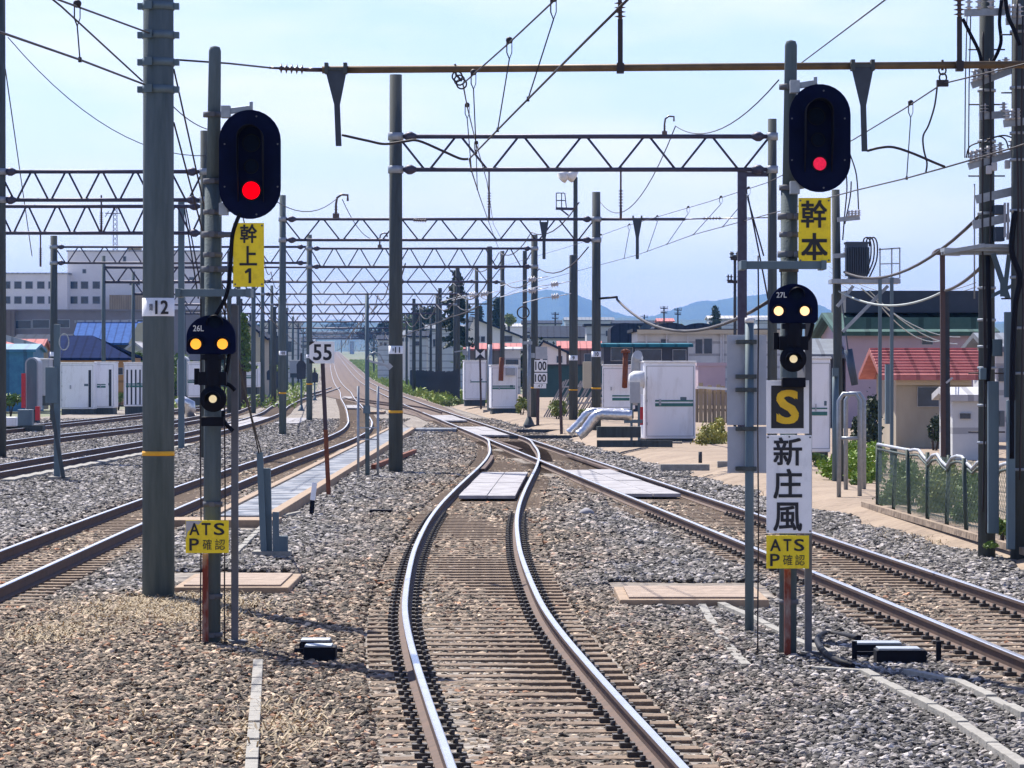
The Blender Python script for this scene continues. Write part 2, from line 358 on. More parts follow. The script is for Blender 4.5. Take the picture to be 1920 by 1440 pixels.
shade_ground('soil', [(.20, .142, .10), (.27, .20, .145), (.23, .17, .12), (.17, .125, .085)], 1, coarse=(.31, .235, .17), vor=7, bump=.5, mixscale=.5)
def sheet(name, mname, xl, xr, ds, z, cols=2, kind='structure'):
    b = MB(); xs = [(xl(d), xr(d)) for d in ds]; n = cols+1; vs = []
    for d, (a, c) in zip(ds, xs):
        for j in range(n):
            x = a+(c-a)*j/cols; vs.append((x, d, hgt(d)+(z(d, x) if callable(z) else z)))
    fs = [(i*n+j, i*n+j+1, (i+1)*n+j+1, (i+1)*n+j) for i in range(len(ds)-1) for j in range(cols)]
    b.add(vs, fs, 0, True); o = b.build(name, mname, loc=(0, 0, 0)); return tag(o, kind=kind)
far_ds = [-60, 0, 20, 60, 120, 200, 300, 400]+list(range(440, 840, 40))+[900, 1000, 1200, 1500, 2000, 2600, 3500, 6000, 12000, 20000]
def hgt_far(d): return min(hgt(d), hgt(2600))
_h = hgt
def hgt(d): return _h(min(d, 2600))
sheet('ground', 'town_ground', lambda d: -260-d*.6, lambda d: 260+d*.6, far_ds, -.10, 6)
bed_ds = [10]+list(range(14, 200, 4))+list(range(200, 400, 20))+list(range(400, 1000, 50))+[1200, 1500, 2000, 2550]
def bed_l(d): return float(-27 if d < 160 else (-27+(d-160)*(float(left_a(420))-3.2+27)/260 if d < 420 else left_a(d)-3.2))
def bed_r(d): return float(right_x(d)+(2.9 if d < 300 else 2.4))
def bed_z(d, x): return .03*math.sin(x*1.7+d*.31)*math.sin(x*.6-d*.17) if 14 < d < 120 else 0
sheet('ballast_bed', 'ballast_mix', bed_l, bed_r, bed_ds, lambda d, x: bed_z(d, x)-.012, 40)
sheet('rusty_ballast', 'ballast_brown', lambda d: float(right_x(d))-1.3-5.7*min(1, max(0, (d-205)/150))-(d > 600)*.5, lambda d: float(right_x(d))+1.3+.8*min(1, max(0, (d-190)/60)), bed_ds[bed_ds.index(182):], .03, 3)
def verge_z(d, x): return .22*min(1, max(0, (x-bed_r(d)+.5)/1.1))-.005
b = MB(); ds = [10]+list(range(14, 344, 6)); offs = [-.5, -.1, .3, .7, 1.4, 2.6, 4.5, 8, 14, 26, 60]
vs = []; 
for d in ds:
    for o in offs: x = bed_r(d)+o; vs.append((x, d, (verge_z(d, x) if o > -.5 else -.06)+.03*math.sin(x*1.3+d*.4)*(o > .5)))
n = len(offs); b.add(vs, [(i*n+j, i*n+j+1, (i+1)*n+j+1, (i+1)*n+j) for i in range(len(ds)-1) for j in range(n-1)], 0, True)
tag(b.build('soil_verge', 'soil', loc=(0, 0, 0)), kind='structure')
VZ = .215

# ---------------------------------------------------------------- rails, sleepers, fastenings
def frames(fx, ds):
    ds = np.asarray(ds, float); x = fx(ds); sl = (fx(ds+.5)-fx(ds-.5)); L = np.sqrt(1+sl**2)
    return x, -sl/L*1.0, 1/L, sl           # centre x; normal to the right = (1/L, -sl/L)
def track(name, label, fx, d0, d1, gauge, group=None, dz=0.0, near=.6, sl_len=2.3, clips=0, top='rail_top', ties=True, pitch=.6, first=100):
    root = thing(name, label, 'railway track', (float(fx(d0)), d0, 0), group)
    ds = [d0]
    while ds[-1] < d1: ds.append(min(d1, ds[-1]+max(near, ds[-1]*.02)))
    x, ny, nx, sl = frames(fx, ds); hw = .0325
    prof = [(-.065, 0), (-.065, .012), (-.012, .03), (-.012, .115), (-hw, .128), (-hw, .158), (-hw*.75, .165), (hw*.75, .165), (hw, .158), (hw, .128), (.012, .115), (.012, .03), (.065, .012), (.065, 0)]
    P = len(prof)
    for s in (-1, 1):
        b = MB(); off = s*(gauge/2+hw); vs = []
        for i, d in enumerate(ds):
            for (u, z) in prof: vs.append((x[i]+(off+u)*nx[i], d+(off+u)*ny[i], hgt(d)+RZ-.165+z+dz))
        for i in range(len(ds)-1):
            for j in range(P-1):
                o = len(b.f); b.f.append((i*P+j, i*P+j+1, (i+1)*P+j+1, (i+1)*P+j)); b.mi.append(0 if j in (5, 6, 7) else 1); b.sm.append(False)
        b.v = vs; b.f.append(tuple(range(P))); b.mi.append(1); b.sm.append(False)
        b.build('rail', [top, 'rail_side'], root)
    if not ties: return root
    sb = MB(); sb.box((0, 0, -.035), (sl_len, .2, .10))
    sm = None; cm = None; rest = MB(); d = d0+.2; k = 0
    while d < min(d1, 420):
        xx = float(fx(d)); a = math.atan(-float(fx(d+.5)-fx(d-.5)))+random.uniform(-.012, .012); z = hgt(d)+RZ-.165-.022
        if k < first:
            if sm is None:
                t = MB(); t.box((0, 0, -.03), (sl_len, .21, .10)); so_ = t.build('sleeper', 'sleeper', loc=(0, 0, 0), bevel=.012); sm = so_
                c = MB(); c.box((0, 0, .035), (.11, .10, .045)); c.cyl((0, 0, .03), (0, 0, .095), .022, n=6)
                cm = c.build('rail_fastening', 'clip_black', loc=(0, 0, 0)); so_.parent = root; S = so_
            else:
                S = sm.copy(); COL.objects.link(S); S.parent = root
            if k < clips:
                for sd in (-1, 1):
                    for q in (-1, 1):
                        Cc = cm if cm.parent is None else cm.copy()
                        if Cc is not cm: COL.objects.link(Cc)
                        Cc.parent = S; Cc.location = (sd*(gauge/2+hw)+q*.13, 0, 0)
            S.location = (xx-root['_o'][0], d-root['_o'][1], z); S.rotation_euler = (0, 0, a); S['_o'] = [xx, d, z]
        else:
            rest.box((xx, d, z-.03), (sl_len, .21, .10), rz=a)
        d += pitch; k += 1
    if cm is not None and cm.parent is None: bpy.data.objects.remove(cm)
    if rest.v: tag(rest.build('sleeper_run', 'sleeper', root), kind='stuff')
    return root
track('railway_track', 'main curving track with bright polished rails and closely set sleepers in the foreground', main_x, 21, 131, 1.435, dz=-.003, clips=75)
track('railway_track', 'straight brown-railed track crossing from the lower right towards the far vanishing point', right_x, 30, 2540, 1.435, clips=60)
track('railway_track', 'narrow gauge track left of the walkway with an S bend further out', left_a, 34, 2500, 1.067, sl_len=2.0)
track('railway_track', 'second siding track from the walkway, passing behind the thick grey pole', left_b, 74, 470, 1.067, sl_len=2.0, first=60)
track('railway_track', 'third siding track, in front of the white equipment cabinets on the left', left_c, 95, 560, 1.067, sl_len=2.0, first=60)
track('railway_track', 'farthest siding track, nearly hidden right under the left cabinets', left_d, 118, 450, 1.067, sl_len=2.0, first=60)
track('railway_track', 'short crossover track linking the straight track with the bending narrow gauge one', cross_x, 206, 318, 1.067, dz=.004, ties=False, top='rail_side')
# guard and switch rails of the turnout
def short_rail(name, label, fx, d0, d1, off0, off1, cat='guard rail', dz=-.01):
    ds = np.arange(d0, d1+.1, .8); x, ny, nx, sl = frames(fx, ds); b = MB(); pts = []
    for i, d in enumerate(ds):
        o = off0+(off1-off0)*i/(len(ds)-1); pts.append((x[i]+o*nx[i], d, .10+dz))
    for i in range(len(pts)-1): b.bar(pts[i], pts[i+1], .06, .12)
    tag(b.build(name, 'rail_side'), label, cat)
short_rail('guard_rail', 'short dark check rail inside the left rail of the turnout', main_x, 92, 107, -.66, -.66)
short_rail('guard_rail', 'short dark check rail inside the right rail of the straight track', right_x, 90, 108, .66, .66)
short_rail('guard_rail', 'short dark wing rail beside the crossing nose of the turnout', right_x, 94, 104, -.62, -.6)
short_rail('switch_blade', 'tapered switch blade lying against the left rail of the straight track', right_x, 113, 134, -.45, -.66, 'switch blade', .03)
# white covers between the rails
def cover(label, fx, d0, d1, w=1.18, group='white covers laid between the rails', cols=2, z=.115, dx=0):
    o = None; b = MB(); ds = np.linspace(d0, d1, 5)
    for i in range(4):
        for j in range(cols):
            q = []
            for d in (ds[i]+.02, ds[i+1]-.02):
                x = float(fx(d))+dx
                for u in (-w/2+j*w/cols+.008, -w/2+(j+1)*w/cols-.008): q.append((x+u, d))
            dzv = random.uniform(0, .018)
            vs = [(a, c, z+dzv) for a, c in q]+[(a, c, z-.06) for a, c in q]
            b.add(vs, [(0, 1, 3, 2), (4, 6, 7, 5), (0, 4, 5, 1), (2, 3, 7, 6), (0, 2, 6, 4), (1, 5, 7, 3)])
    tag(b.build('track_cover', 'cover_white', bevel=.006), label, 'track cover', group)
cover('white slab cover between the curving polished rails, nearest to the viewer', main_x, 72.5, 89)
cover('white slab cover between the brown rails right of the curving track', right_x, 73.5, 91)
cover('white slab cover between the rails just beyond the turnout blades', right_x, 138, 158)
cover('white slab cover on the straight track, second beyond the turnout', right_x, 176, 196)
cover('pale cover between the rails of the bending narrow gauge track', left_a, 232, 250, .9)
cover('pale cover on the narrow gauge track where the crossover meets it', left_a, 305, 325, .9)
cover('pale long cover between rails of the siding beside the thin dark signal post', left_b, 160, 190, .9)
cover('pale cover beside the rails of the siding left of the grey gantry pole', left_b, 172, 190, 1.2, dx=1.9, z=.05)
# concrete edge strip left of the second siding
b = MB()
for i in range(20):
    d = 84+i*2; b.box((float(left_b(d))+1.25, d+1, .03), (.32, 1.94, .12), rz=.03)
tag(b.build('concrete_trough', 'concrete'), 'long pale concrete trough beside the siding behind the thick pole', 'cable trough')

# ---------------------------------------------------------------- loose ballast stones near the viewer (scattered, one mass)
def ballast():
    pts = []; d = 21.5
    while d < 190:
        s = .039 if d < 32 else min(.039+(d-32)*.00105, .2)
        x0, x1 = -.158*d-.5, .158*d+.5
        n = int((x1-x0)/s); x = x0+(np.arange(n)+rng.uniform(0, 1, n))*s; dd = d+rng.uniform(-.5, .5, n)*s
        pts.append(np.stack([x, dd, np.full(n, s)], 1)); d += s
    P = np.concatenate(pts); x, d, s = P.T
    z = np.full(len(P), .0); keep = np.ones(len(P), bool)
    keep &= x < right_x(d)+2.65+.25*np.sin(d*.9)
    def near_track(fx, g, ln):
        c = fx(d); u = x-c; a = np.abs(u)
        rail = np.abs(a-(g/2+.03)) < .09+d*.0007
        return u, a, rail, a < ln/2+.05
    for fx, g, ln, m0 in ((main_x, 1.435, 2.3, 21.2), (right_x, 1.435, 2.3, 30.2), (left_a, 1.067, 2.0, 34.2), (left_b, 1.067, 2.0, 74.2), (left_c, 1.067, 2.0, 95.2), (left_d, 1.067, 2.0, 118.2)):
        u, a, rail, on = near_track(fx, g, ln)
        if fx is main_x: on &= d < 131; rail &= d < 131
        keep &= ~rail
        cover_p = .48 if fx is main_x else .66         # bare sleeper tops show as strips between the stones
        ph = ((d-m0+.3) % .6)-.3
        ontie = on & (np.abs(ph) < .15)
        keep &= ~(ontie & (rng.uniform(size=len(P)) < cover_p+.42*(a > .45)))
        keep &= ~(on & (a < .58) & (((d > 72) & (d < 91) & (fx is not left_a))))
        z[on] -= .042
    # the walkway, planks and post feet stay clear
    keep &= ~((x > -5.5) & (x < -4.1) & (d > 59))
    c1 = ((x > -4.6) & (x < -2.7) & (d > 44.6) & (d < 47.4)) | ((x > 1.2) & (x < 3.2) & (d > 41.7) & (d < 45.2))
    keep &= ~c1
    P, x, d, s, z = P[keep], x[keep], d[keep], s[keep], z[keep]
    n = len(P); z = z+rng.uniform(-.012, .028, n)+np.array([bed_z(b_, a_) for a_, b_ in zip(x, d)])
    me = bpy.data.meshes.new('loose_ballast'); me.from_pydata(np.stack([x, d, z], 1).tolist(), [], [])
    at_ = me.attributes.new('rot', 'FLOAT_VECTOR', 'POINT'); at_.data.foreach_set('vector', (rng.uniform(-1, 1, (n, 3))*np.array([.55, .55, 3.14])).ravel())
    r = np.minimum(s*1.05, .07)[:, None]*rng.uniform(.38, .92, (n, 1))*np.stack([rng.uniform(.9, 1.5, n), rng.uniform(.75, 1.1, n), rng.uniform(.42, .68, n)], 1)
    at_ = me.attributes.new('scl', 'FLOAT_VECTOR', 'POINT'); at_.data.foreach_set('vector', r.ravel())
    at_ = me.attributes.new('pick', 'INT', 'POINT'); at_.data.foreach_set('value', rng.integers(0, 5, n).astype(np.int32))
    # stone colour: warm brown along the main track and on the left foreground, cool grey on the right and far left
    nzv = .5*np.sin(x*.9+d*.35)+.4*np.sin(x*2.1-d*.8+1)+.3*np.sin(d*1.7+x*3)
    warm = np.clip(1.15-np.abs(x-main_x(d))*.42+.3*nzv, 0, 1)
    warm = np.maximum(warm, np.clip(.85-(x+1.2)*1.5, 0, 1)*np.clip((47-d)/8+.3*nzv, 0, 1))
    warm = np.maximum(warm, np.clip(1.2-np.abs(x-right_x(d))*.8, 0, .8)); warm = np.maximum(warm, np.clip(1.3-np.abs(x-left_a(d))*.9, 0, .9))
    warm = np.clip(warm+.12, 0, 1)[:, None]
    v = rng.choice([.035, .1, .2, .36, .6], size=n, p=[.22, .24, .24, .20, .10])[:, None]*rng.uniform(.8, 1.2, (n, 1))
    grey = v*np.array([1.06, 1.0, .97]); brown = v*np.array([1.3, .98, .68])
    redd = (rng.uniform(size=(n, 1)) < .07)*warm
    colr = grey*(1-warm)+brown*warm; colr = colr*(1-redd*np.array([.0, .35, .5]))
    at_ = me.attributes.new('stone', 'FLOAT_COLOR', 'POINT'); at_.data.foreach_set('color', np.concatenate([colr, np.ones((n, 1))], 1).astype(np.float32).ravel())
    ob = bpy.data.objects.new('loose_ballast', me); COL.objects.link(ob); tag(ob, kind='stuff')
    M = bpy.data.materials.new('stone'); M.use_nodes = True; t = M.node_tree; bs = t.nodes['Principled BSDF']; bs.inputs['Roughness'].default_value = .85
    a = t.nodes.new('ShaderNodeAttribute'); a.attribute_type = 'INSTANCER'; a.attribute_name = 'stone'
    nn = t.nodes.new('ShaderNodeTexNoise'); nn.inputs['Scale'].default_value = 2.5; c2 = t.nodes.new('ShaderNodeTexCoord'); t.links.new(c2.outputs['Object'], nn.inputs[0])
    mu = t.nodes.new('ShaderNodeMix'); mu.data_type = 'RGBA'; mu.blend_type = 'MULTIPLY'; mu.inputs[0].default_value = .5; t.links.new(a.outputs['Color'], mu.inputs[6]); t.links.new(nn.outputs[0], mu.inputs[7])
    t.links.new(mu.outputs[2], bs.inputs['Base Color']); me.materials.append(M)
    g = bpy.data.node_groups.new('scatter_stones', 'GeometryNodeTree'); N = g.nodes.new; L = g.links.new
    g.interface.new_socket('Geometry', in_out='INPUT', socket_type='NodeSocketGeometry'); g.interface.new_socket('Geometry', in_out='OUTPUT', socket_type='NodeSocketGeometry')
    gi, go = N('NodeGroupInput'), N('NodeGroupOutput'); g2i = N('GeometryNodeGeometryToInstance')
    for k in range(5):
        ico = N('GeometryNodeMeshIcoSphere'); ico.inputs['Subdivisions'].default_value = 2
        sp = N('GeometryNodeSetPosition'); ns = N('ShaderNodeTexNoise'); ns.inputs['Scale'].default_value = 1.1; pos = N('GeometryNodeInputPosition')
        ad = N('ShaderNodeVectorMath'); ad.operation = 'ADD'; ad.inputs[1].default_value = (k*7.3, k*3.1, k*1.7)
        sb_ = N('ShaderNodeVectorMath'); sb_.operation = 'SUBTRACT'; sb_.inputs[1].default_value = (.5, .5, .5); sc_ = N('ShaderNodeVectorMath'); sc_.operation = 'SCALE'; sc_.inputs['Scale'].default_value = 1.5
        L(pos.outputs[0], ad.inputs[0]); L(ad.outputs[0], ns.inputs['Vector']); L(ns.outputs['Color'], sb_.inputs[0]); L(sb_.outputs[0], sc_.inputs[0]); L(sc_.outputs[0], sp.inputs['Offset']); L(ico.outputs['Mesh'], sp.inputs['Geometry'])
        L(sp.outputs[0], g2i.inputs[0])
    ip = N('GeometryNodeInstanceOnPoints'); ip.inputs['Pick Instance'].default_value = True
    def na(nm, ty):
        q = N('GeometryNodeInputNamedAttribute'); q.data_type = ty; q.inputs[0].default_value = nm; return [o for o in q.outputs if o.enabled][0]
    er = N('FunctionNodeEulerToRotation'); L(na('rot', 'FLOAT_VECTOR'), er.inputs[0])
    L(gi.outputs[0], ip.inputs['Points']); L(g2i.outputs[0], ip.inputs['Instance']); L(na('pick', 'INT'), ip.inputs['Instance Index']); L(er.outputs[0], ip.inputs['Rotation']); L(na('scl', 'FLOAT_VECTOR'), ip.inputs['Scale'])
    sm_ = N('GeometryNodeSetMaterial'); sm_.inputs['Material'].default_value = M; L(ip.outputs[0], sm_.inputs[0]); L(sm_.outputs[0], go.inputs[0])
    md = ob.modifiers.new('scatter', 'NODES'); md.node_group = g
    print('stones', n)
ballast()
# dry grass and straw on the left foreground mound
def straw(name, areas, mname, h, flat=.3):
    b = MB()
    for (x0, x1, d0, d1, n) in areas:
        cx, cd = (x0+x1)/2, (d0+d1)/2
        for _ in range(n):
            x = random.gauss(cx, (x1-x0)/4); d = random.gauss(cd, (d1-d0)/4); a = random.uniform(0, 6.28); l = h*random.uniform(.5, 1.4); k = random.uniform(flat, 1)
            p = Vector((x, d, .015)); q = p+Vector((math.cos(a)*l*k, math.sin(a)*l*k, l*(1.05-k))); w = Vector((-math.sin(a), math.cos(a), 0))*.007
            mid = (p+q)/2+Vector((0, 0, l*.15)); b.add([p-w, p+w, mid+w, mid-w, q], [(0, 1, 2, 3), (3, 2, 4)])
    return tag(b.build(name, mname), kind='stuff')
straw('dry_grass', [(-4.9, -3.0, 37.5, 42, 3000), (-5.4, -3.5, 34.5, 38, 1300), (-3.1, -2.2, 34, 36, 120), (-4.2, -1.4, 24, 31, 350), (-2.2, -1.3, 24, 29, 300), (-4.5, -3, 39, 43, 1200), (-3.9, -3.3, 37, 38.5, 700)], 'grass_dry', .15, .6)
# ---------------------------------------------------------------- the two home signals in front
def capsule(px0, px1, py0, py1, d, n=16, inset=0):
    p, q = at(px0, py1, d), at(px1, py0, d); r = (q.x-p.x)/2-inset; cx = (p.x+q.x)/2; zt, zb = q.z-inset-r, p.z+inset+r
    return [(cx+r*math.cos(a), zt+r*math.sin(a)) for a in np.linspace(0, math.pi, n)]+[(cx+r*math.cos(a), zb+r*math.sin(a)) for a in np.linspace(math.pi, 2*math.pi, n)]
def visor(b, px, py, d, r, l, mi=0, a0=-20, a1=200, drop=.35):  # half-round hood standing out in front of a lamp
    c = at(px, py, d); n = 18; vs = []
    for k in range(n+1):
        a = R(a0+(a1-a0)*k/n)
        e = l*(.25+.75*max(0, math.sin(a)))
        for rr in (r, r*.93):
            vs.append((c.x+rr*math.cos(a), d, c.z+rr*math.sin(a))); vs.append((c.x+rr*math.cos(a), d-e, c.z+rr*math.sin(a)-e*drop*.3))
    fs = []
    for k in range(n):
        o = 4*k; fs += [(o, o+1, o+5, o+4), (o+2, o+6, o+7, o+3), (o+1, o+3, o+7, o+5)]
    b.add(vs, fs, mi, True)
def clamp(b, px, py, d, w, h=.05, mi=0):
    p = at(px, py, d); b.cyl((p.x, d, p.z-h/2), (p.x, d, p.z+h/2), w/2, n=16, mi=mi); b.box((p.x, d-w/2-.008, p.z), (.05, .03, h*.9), mi=mi)
def signal(px, base, top, wpx, d, lab, head, lamps, vis, namesign, ntext, bar, shunt, aspect, ats, sxtra, wider):
    zb = hgt(d); X = at(px, base, d).x
    t = thing('railway_signal', lab, 'railway signal', (X, d, zb))
    dm = d+.12; r = m(wpx, d)/2; f = d-.16                                   # mast axis just behind the heads
    mb = MB(); H = at(px, top, dm).z; jz = at(px, wider, dm).z
    px_ = at(px, base, dm).x; px2 = at(px+6, top, dm).x
    mb.tube([(px_, dm, -.1), ((px_+px2)/2, dm, jz), ], [r, r*.98], 18); mb.tube([((px_+px2)/2, dm, jz), (px2, dm, H-.05), (px2, dm, H-.012), (px2, dm, H)], [r*.8, r*.7, r*.55, r*.1], 18)
    mb.build('mast', 'concrete_pole', t)
    for y in sxtra['bands']: cb = MB(); clamp(cb, px+2, y, dm, r*2+.02, .05); cb.build('mast_clamp', 'conduit', t)
    x0, x1, y0, y1 = head
    b = MB(); b.prism(capsule(x0, x1, y0, y1, d), f, f+.02); b.prism(capsule(x0, x1, y0, y1, d, inset=.012), f-.006, f)
    bp_ = b.build('backplate', 'black_face', t); xm = (x0+x1)/2; bolts(bp_, [(x0+8, y0+62), (x1-8, y0+62), (x0+8, y1-62), (x1-8, y1-62), (xm+10, y1-10), (xm+10, y0+10)], f-.006)
    b = MB(); hx = vis['case']; b.prism(capsule(*hx, d), f+.02, f+.2); b.build('lamp_case', 'black_paint', t)
    b = MB()
    for (lx, ly, rr, k) in lamps:                                        # lens with its rim
        c = MB(); disc(c, lx, ly, f-.012, rr); o = c.build('lamp', k, t)
        rb = MB(); p = at(lx, ly, f); 
        for a in np.linspace(0, 2*math.pi, 25)[:-1]:
            a2 = a+2*math.pi/24; rb.bar((p.x+rr*1.12*math.cos(a), f-.012, p.z+rr*1.12*math.sin(a)), (p.x+rr*1.12*math.cos(a2), f-.012, p.z+rr*1.12*math.sin(a2)), .012, .03)
        rb.build('lamp_rim', 'black_paint', o)
    b = MB(); vx0, vx1, vy0, vy1 = vis['hood']                            # long hood shielding all lamps
    p, q = at(vx0, vy1, f), at(vx1, vy0, f); rr = (q.x-p.x)/2; cx = (p.x+q.x)/2; zt = q.z-rr
    prof = [(cx-rr, p.z, .05)]+[(cx-rr, zt-.1*k, .22) for k in (2, 1)]+[(cx+rr*math.cos(a), zt+rr*math.sin(a), .22+.06*math.sin(a)) for a in np.linspace(math.pi, 0, 15)]+[(cx+rr, zt-.1*k, .22) for k in (1, 2)]+[(cx+rr, p.z, .05)]
    vs = []
    for (x, z, l) in prof:
        s = .94; vs += [(x, f, z), (x, f-l, z), (cx+(x-cx)*s, f, z-.004), (cx+(x-cx)*s, f-l, z-.004)]
    n = len(prof); fs = []
    for k in range(n-1):
        o = 4*k; fs += [(o, o+1, o+5, o+4), (o+2, o+6, o+7, o+3), (o+1, o+3, o+7, o+5)]
    b.add(vs, fs, 0, True); b.build('signal_hood', 'black_paint', t)
    for bi, (ax, ay, bx, by) in enumerate(vis['brackets']):
        b = MB(); P, Q = at(ax, ay, f+.1), at(bx, by, f+.1); b.bar(P, Q, .055, .06); b.box(P+Vector((.03, 0, 0)), (.09, .12, .12))
        if bi == 0: kx = at(*vis['knob'], f+.03); b.cyl(kx-Vector((0, 0, .03)), kx+Vector((0, 0, .07)), .018, n=8)
        b.build('bracket', 'galvanised', t, bevel=.004)
    x0, x1, y0, y1 = namesign
    b = MB(); plate(b, x0, y0, x1, y1, f); s = b.build('name_sign', 'yellow_sign', t, bevel=.003); bolts(s, [(x0+4, y0+5), (x1-4, y0+5), (x0+4, y1-5), (x1-4, y1-5)], f)
    for (tx, a0, b0, a1, b1, bo) in ntext: text(tx, a0, b0, a1, b1, f-.003, 'black_letter', s, bo)
    b = MB()
    for y in vis['arms']:
        P = at(px+12, y, f+.06); Q = at(x1-8, y, f+.06); b.cyl(P, Q, .028, n=10); clamp(b, px+2, y, dm, r*2+.05, .06)
    b.build('sign_arms', 'conduit', t)
    bx0, bx1, by = bar
    b = MB(); P, Q = at(bx0, by, f), at(bx1, by, f); b.box(((P.x+Q.x)/2, f+.02, P.z), (Q.x-P.x, .05, .075)); b.box(((P.x+Q.x)/2, f+.2, P.z+.03), (Q.x-P.x, .34, .012))
    for e in (P, Q): b.box((e.x, f+.15, e.z), (.05, .42, .085))
    b.build('step_bar', 'steel_teal', t, bevel=.004)
    # dome-shaped shunting signal
    sx0, sx1, sy0, sy1 = shunt['dome']; fs_ = d-.28
    p, q = at(sx0, sy1, fs_), at(sx1, sy0, fs_); cx = (p.x+q.x)/2; rx = (q.x-p.x)/2; zmid = p.z+(q.z-p.z)*.42
    poly = [(cx+rx*math.cos(a), zmid+(q.z-zmid)*math.sin(a)) for a in np.linspace(0, math.pi, 24)]+[(p.x, p.z+.03), (p.x+.03, p.z), (q.x-.03, p.z), (q.x, p.z+.03)]
    b = MB(); b.prism(poly, fs_, fs_+.14); s = b.build('shunt_signal', 'black_face', t, bevel=.008)
    text(*shunt['text'], fs_-.003, 'white_letter', s, .012)
    for (lx, ly, rr, k) in shunt['lamps']:
        c = MB(); disc(c, lx, ly, fs_-.008, rr, .02); c.build('lamp', k, s)
        c = MB(); visor(c, lx, ly, fs_, rr*1.5, .13); c.build('visor', 'black_paint', s)
    b = MB(); ax, ay, ar = aspect['c']; P = at(ax, sy1, fs_+.05); Q = at(ax, ay, fs_+.05)
    b.cyl(P, Q, .085, .075, n=14); zq = (P.z+Q.z)/2
    b.box((P.x, fs_+.05, P.z-.03), (.22, .12, .05)); b.box((P.x, fs_+.08, zq-.02), (.27, .16, .13)); b.box((P.x, fs_+.1, Q.z-.22), (.22, .2, .09))
    b.box((P.x-.16, fs_+.1, zq), (.05, .06, .16))
    b.build('shunt_bracket', 'black_paint', t, bevel=.006)
    b = MB(); c = at(ax, ay, fs_-.04); b.lathe(c+Vector((0, .16, 0)), c, [(0, ar*.7), (.3, ar), (.9, ar), (.94, ar*.72), (1, ar*.6)], 28); o = b.build('marker_lamp', 'black_paint', t)
    b = MB(); disc(b, ax, ay, fs_-.05, ar*.3, .02); b.build('lens', 'pale_lens', o)
    c = MB(); visor(c, ax, ay, fs_-.04, ar*.62, .14); c.build('visor', 'black_paint', o)
    for pts in sxtra['cables']: b = MB(); b.tube(soft([at(x, y, fs_+.12) for x, y in pts]), .02, 8); b.build('cable', 'black_paint', t)
    ax0, ax1, ay0, ay1 = ats['r']
    b = MB(); plate(b, ax0, ay0, ax1, ay1, f); s = b.build('warning_plate', 'yellow_sign', t, bevel=.003)
    for (tx, a0, b0, a1, b1, bo) in ats['t']: text(tx, a0, b0, a1, b1, f-.004, 'black_letter', s, bo)
    if ats.get('torn'):
        b = MB(); P = [at(x, y, f) for x, y in ats['torn']]; b.prism([(q.x, q.z) for q in P], f-.002, f+.002); b.build('peeled_patch', 'peeled_grey', s)
    b = MB(); rx0, rx1, ry0, ry1 = ats['channel']; p, q = at(rx0, ry1, d), at(rx1, ry0, d); b.box(((p.x+q.x)/2, d-.02, (max(p.z, -.02)+q.z)/2), (q.x-p.x, .04, q.z-max(p.z, -.02))); b.build('rusty_channel', 'rusty_channel', t)
    b = MB(); cx0, cx1, cy0, cy1 = sxtra['conduit']; p, q = at(cx0, cy1, d), at(cx1, cy0, d); b.box(((p.x+q.x)/2, dm, q.z/2-.05), (q.x-p.x, .07, q.z+.1)); b.box(((p.x+q.x)/2+.03, dm-.02, .03), (.17, .16, .08), rz=.3); b.build('cable_conduit', 'conduit', t, bevel=.004)
    b = MB()
    for k, x in enumerate(sxtra['drops']):
        z0 = at(x, sxtra['drop_y'], dm).z; b.tube([(at(x, 900, dm).x+.004*math.sin(i*1.3+k), dm-.1, z0*(1-i/9)) for i in range(10)], .008, 6)
    b.build('thin_cable', 'wire', t)
    return t
L_ = signal(397, 1215, 86, 33, 34.6, 'left railway signal with one bright red lamp above the yellow three-character sign', (413, 528.5, 208, 412),
    [(471, 268, .075, 'dark_lens'), (471, 312, .06, 'dark_lens'), (471, 357, .086, 'red_lamp')], {'case': (434, 508, 224, 396), 'hood': (446, 495, 236, 378), 'brackets': [(418, 210, 472, 203), (414, 392, 440, 392)], 'knob': (471, 204), 'arms': (440, 505)},
    (437, 495, 418, 538), [('幹', 450, 421, 482, 455, .02), ('上', 449, 462, 482, 497, .022)], (334, 466, 549),
    {'dome': (349, 442, 591, 664), 'text': ('26L', 362, 610, 382, 621), 'lamps': [(367, 645, .052, 'amber_lamp'), (417, 645, .052, 'amber_lamp'), (403, 605, .055, 'dark_lens')]},
    {'c': (399, 748, .128)}, {'r': (348, 429, 975.5, 1037), 't': [('A', 355, 981, 374, 1003, .02), ('T', 378, 981, 395, 1003, .02), ('S', 401, 981, 421, 1003, .02), ('P', 355, 1010, 373, 1032, .02), ('確', 380, 1011, 397, 1031, .0), ('認', 403, 1011, 422, 1031, .0)],
     'torn': [(348.6, 976.5), (380, 976.5), (372, 984), (364, 981), (357, 993), (352, 997), (348.6, 1012)], 'channel': (380, 391, 1038, 1214)},
    {'bands': (75+140, 340, 398, 478, 945, 1118, 1190), 'cables': [[(430, 664), (424, 700), (416, 716), (430, 722), (441, 732)], [(419, 770), (420, 790), (437, 808)], [(450, 400), (436, 440), (432, 500), (425, 552), (405, 590)]], 'conduit': (432, 445, 572, 1214), 'drops': (378, 423), 'drop_y': 560}, 345)
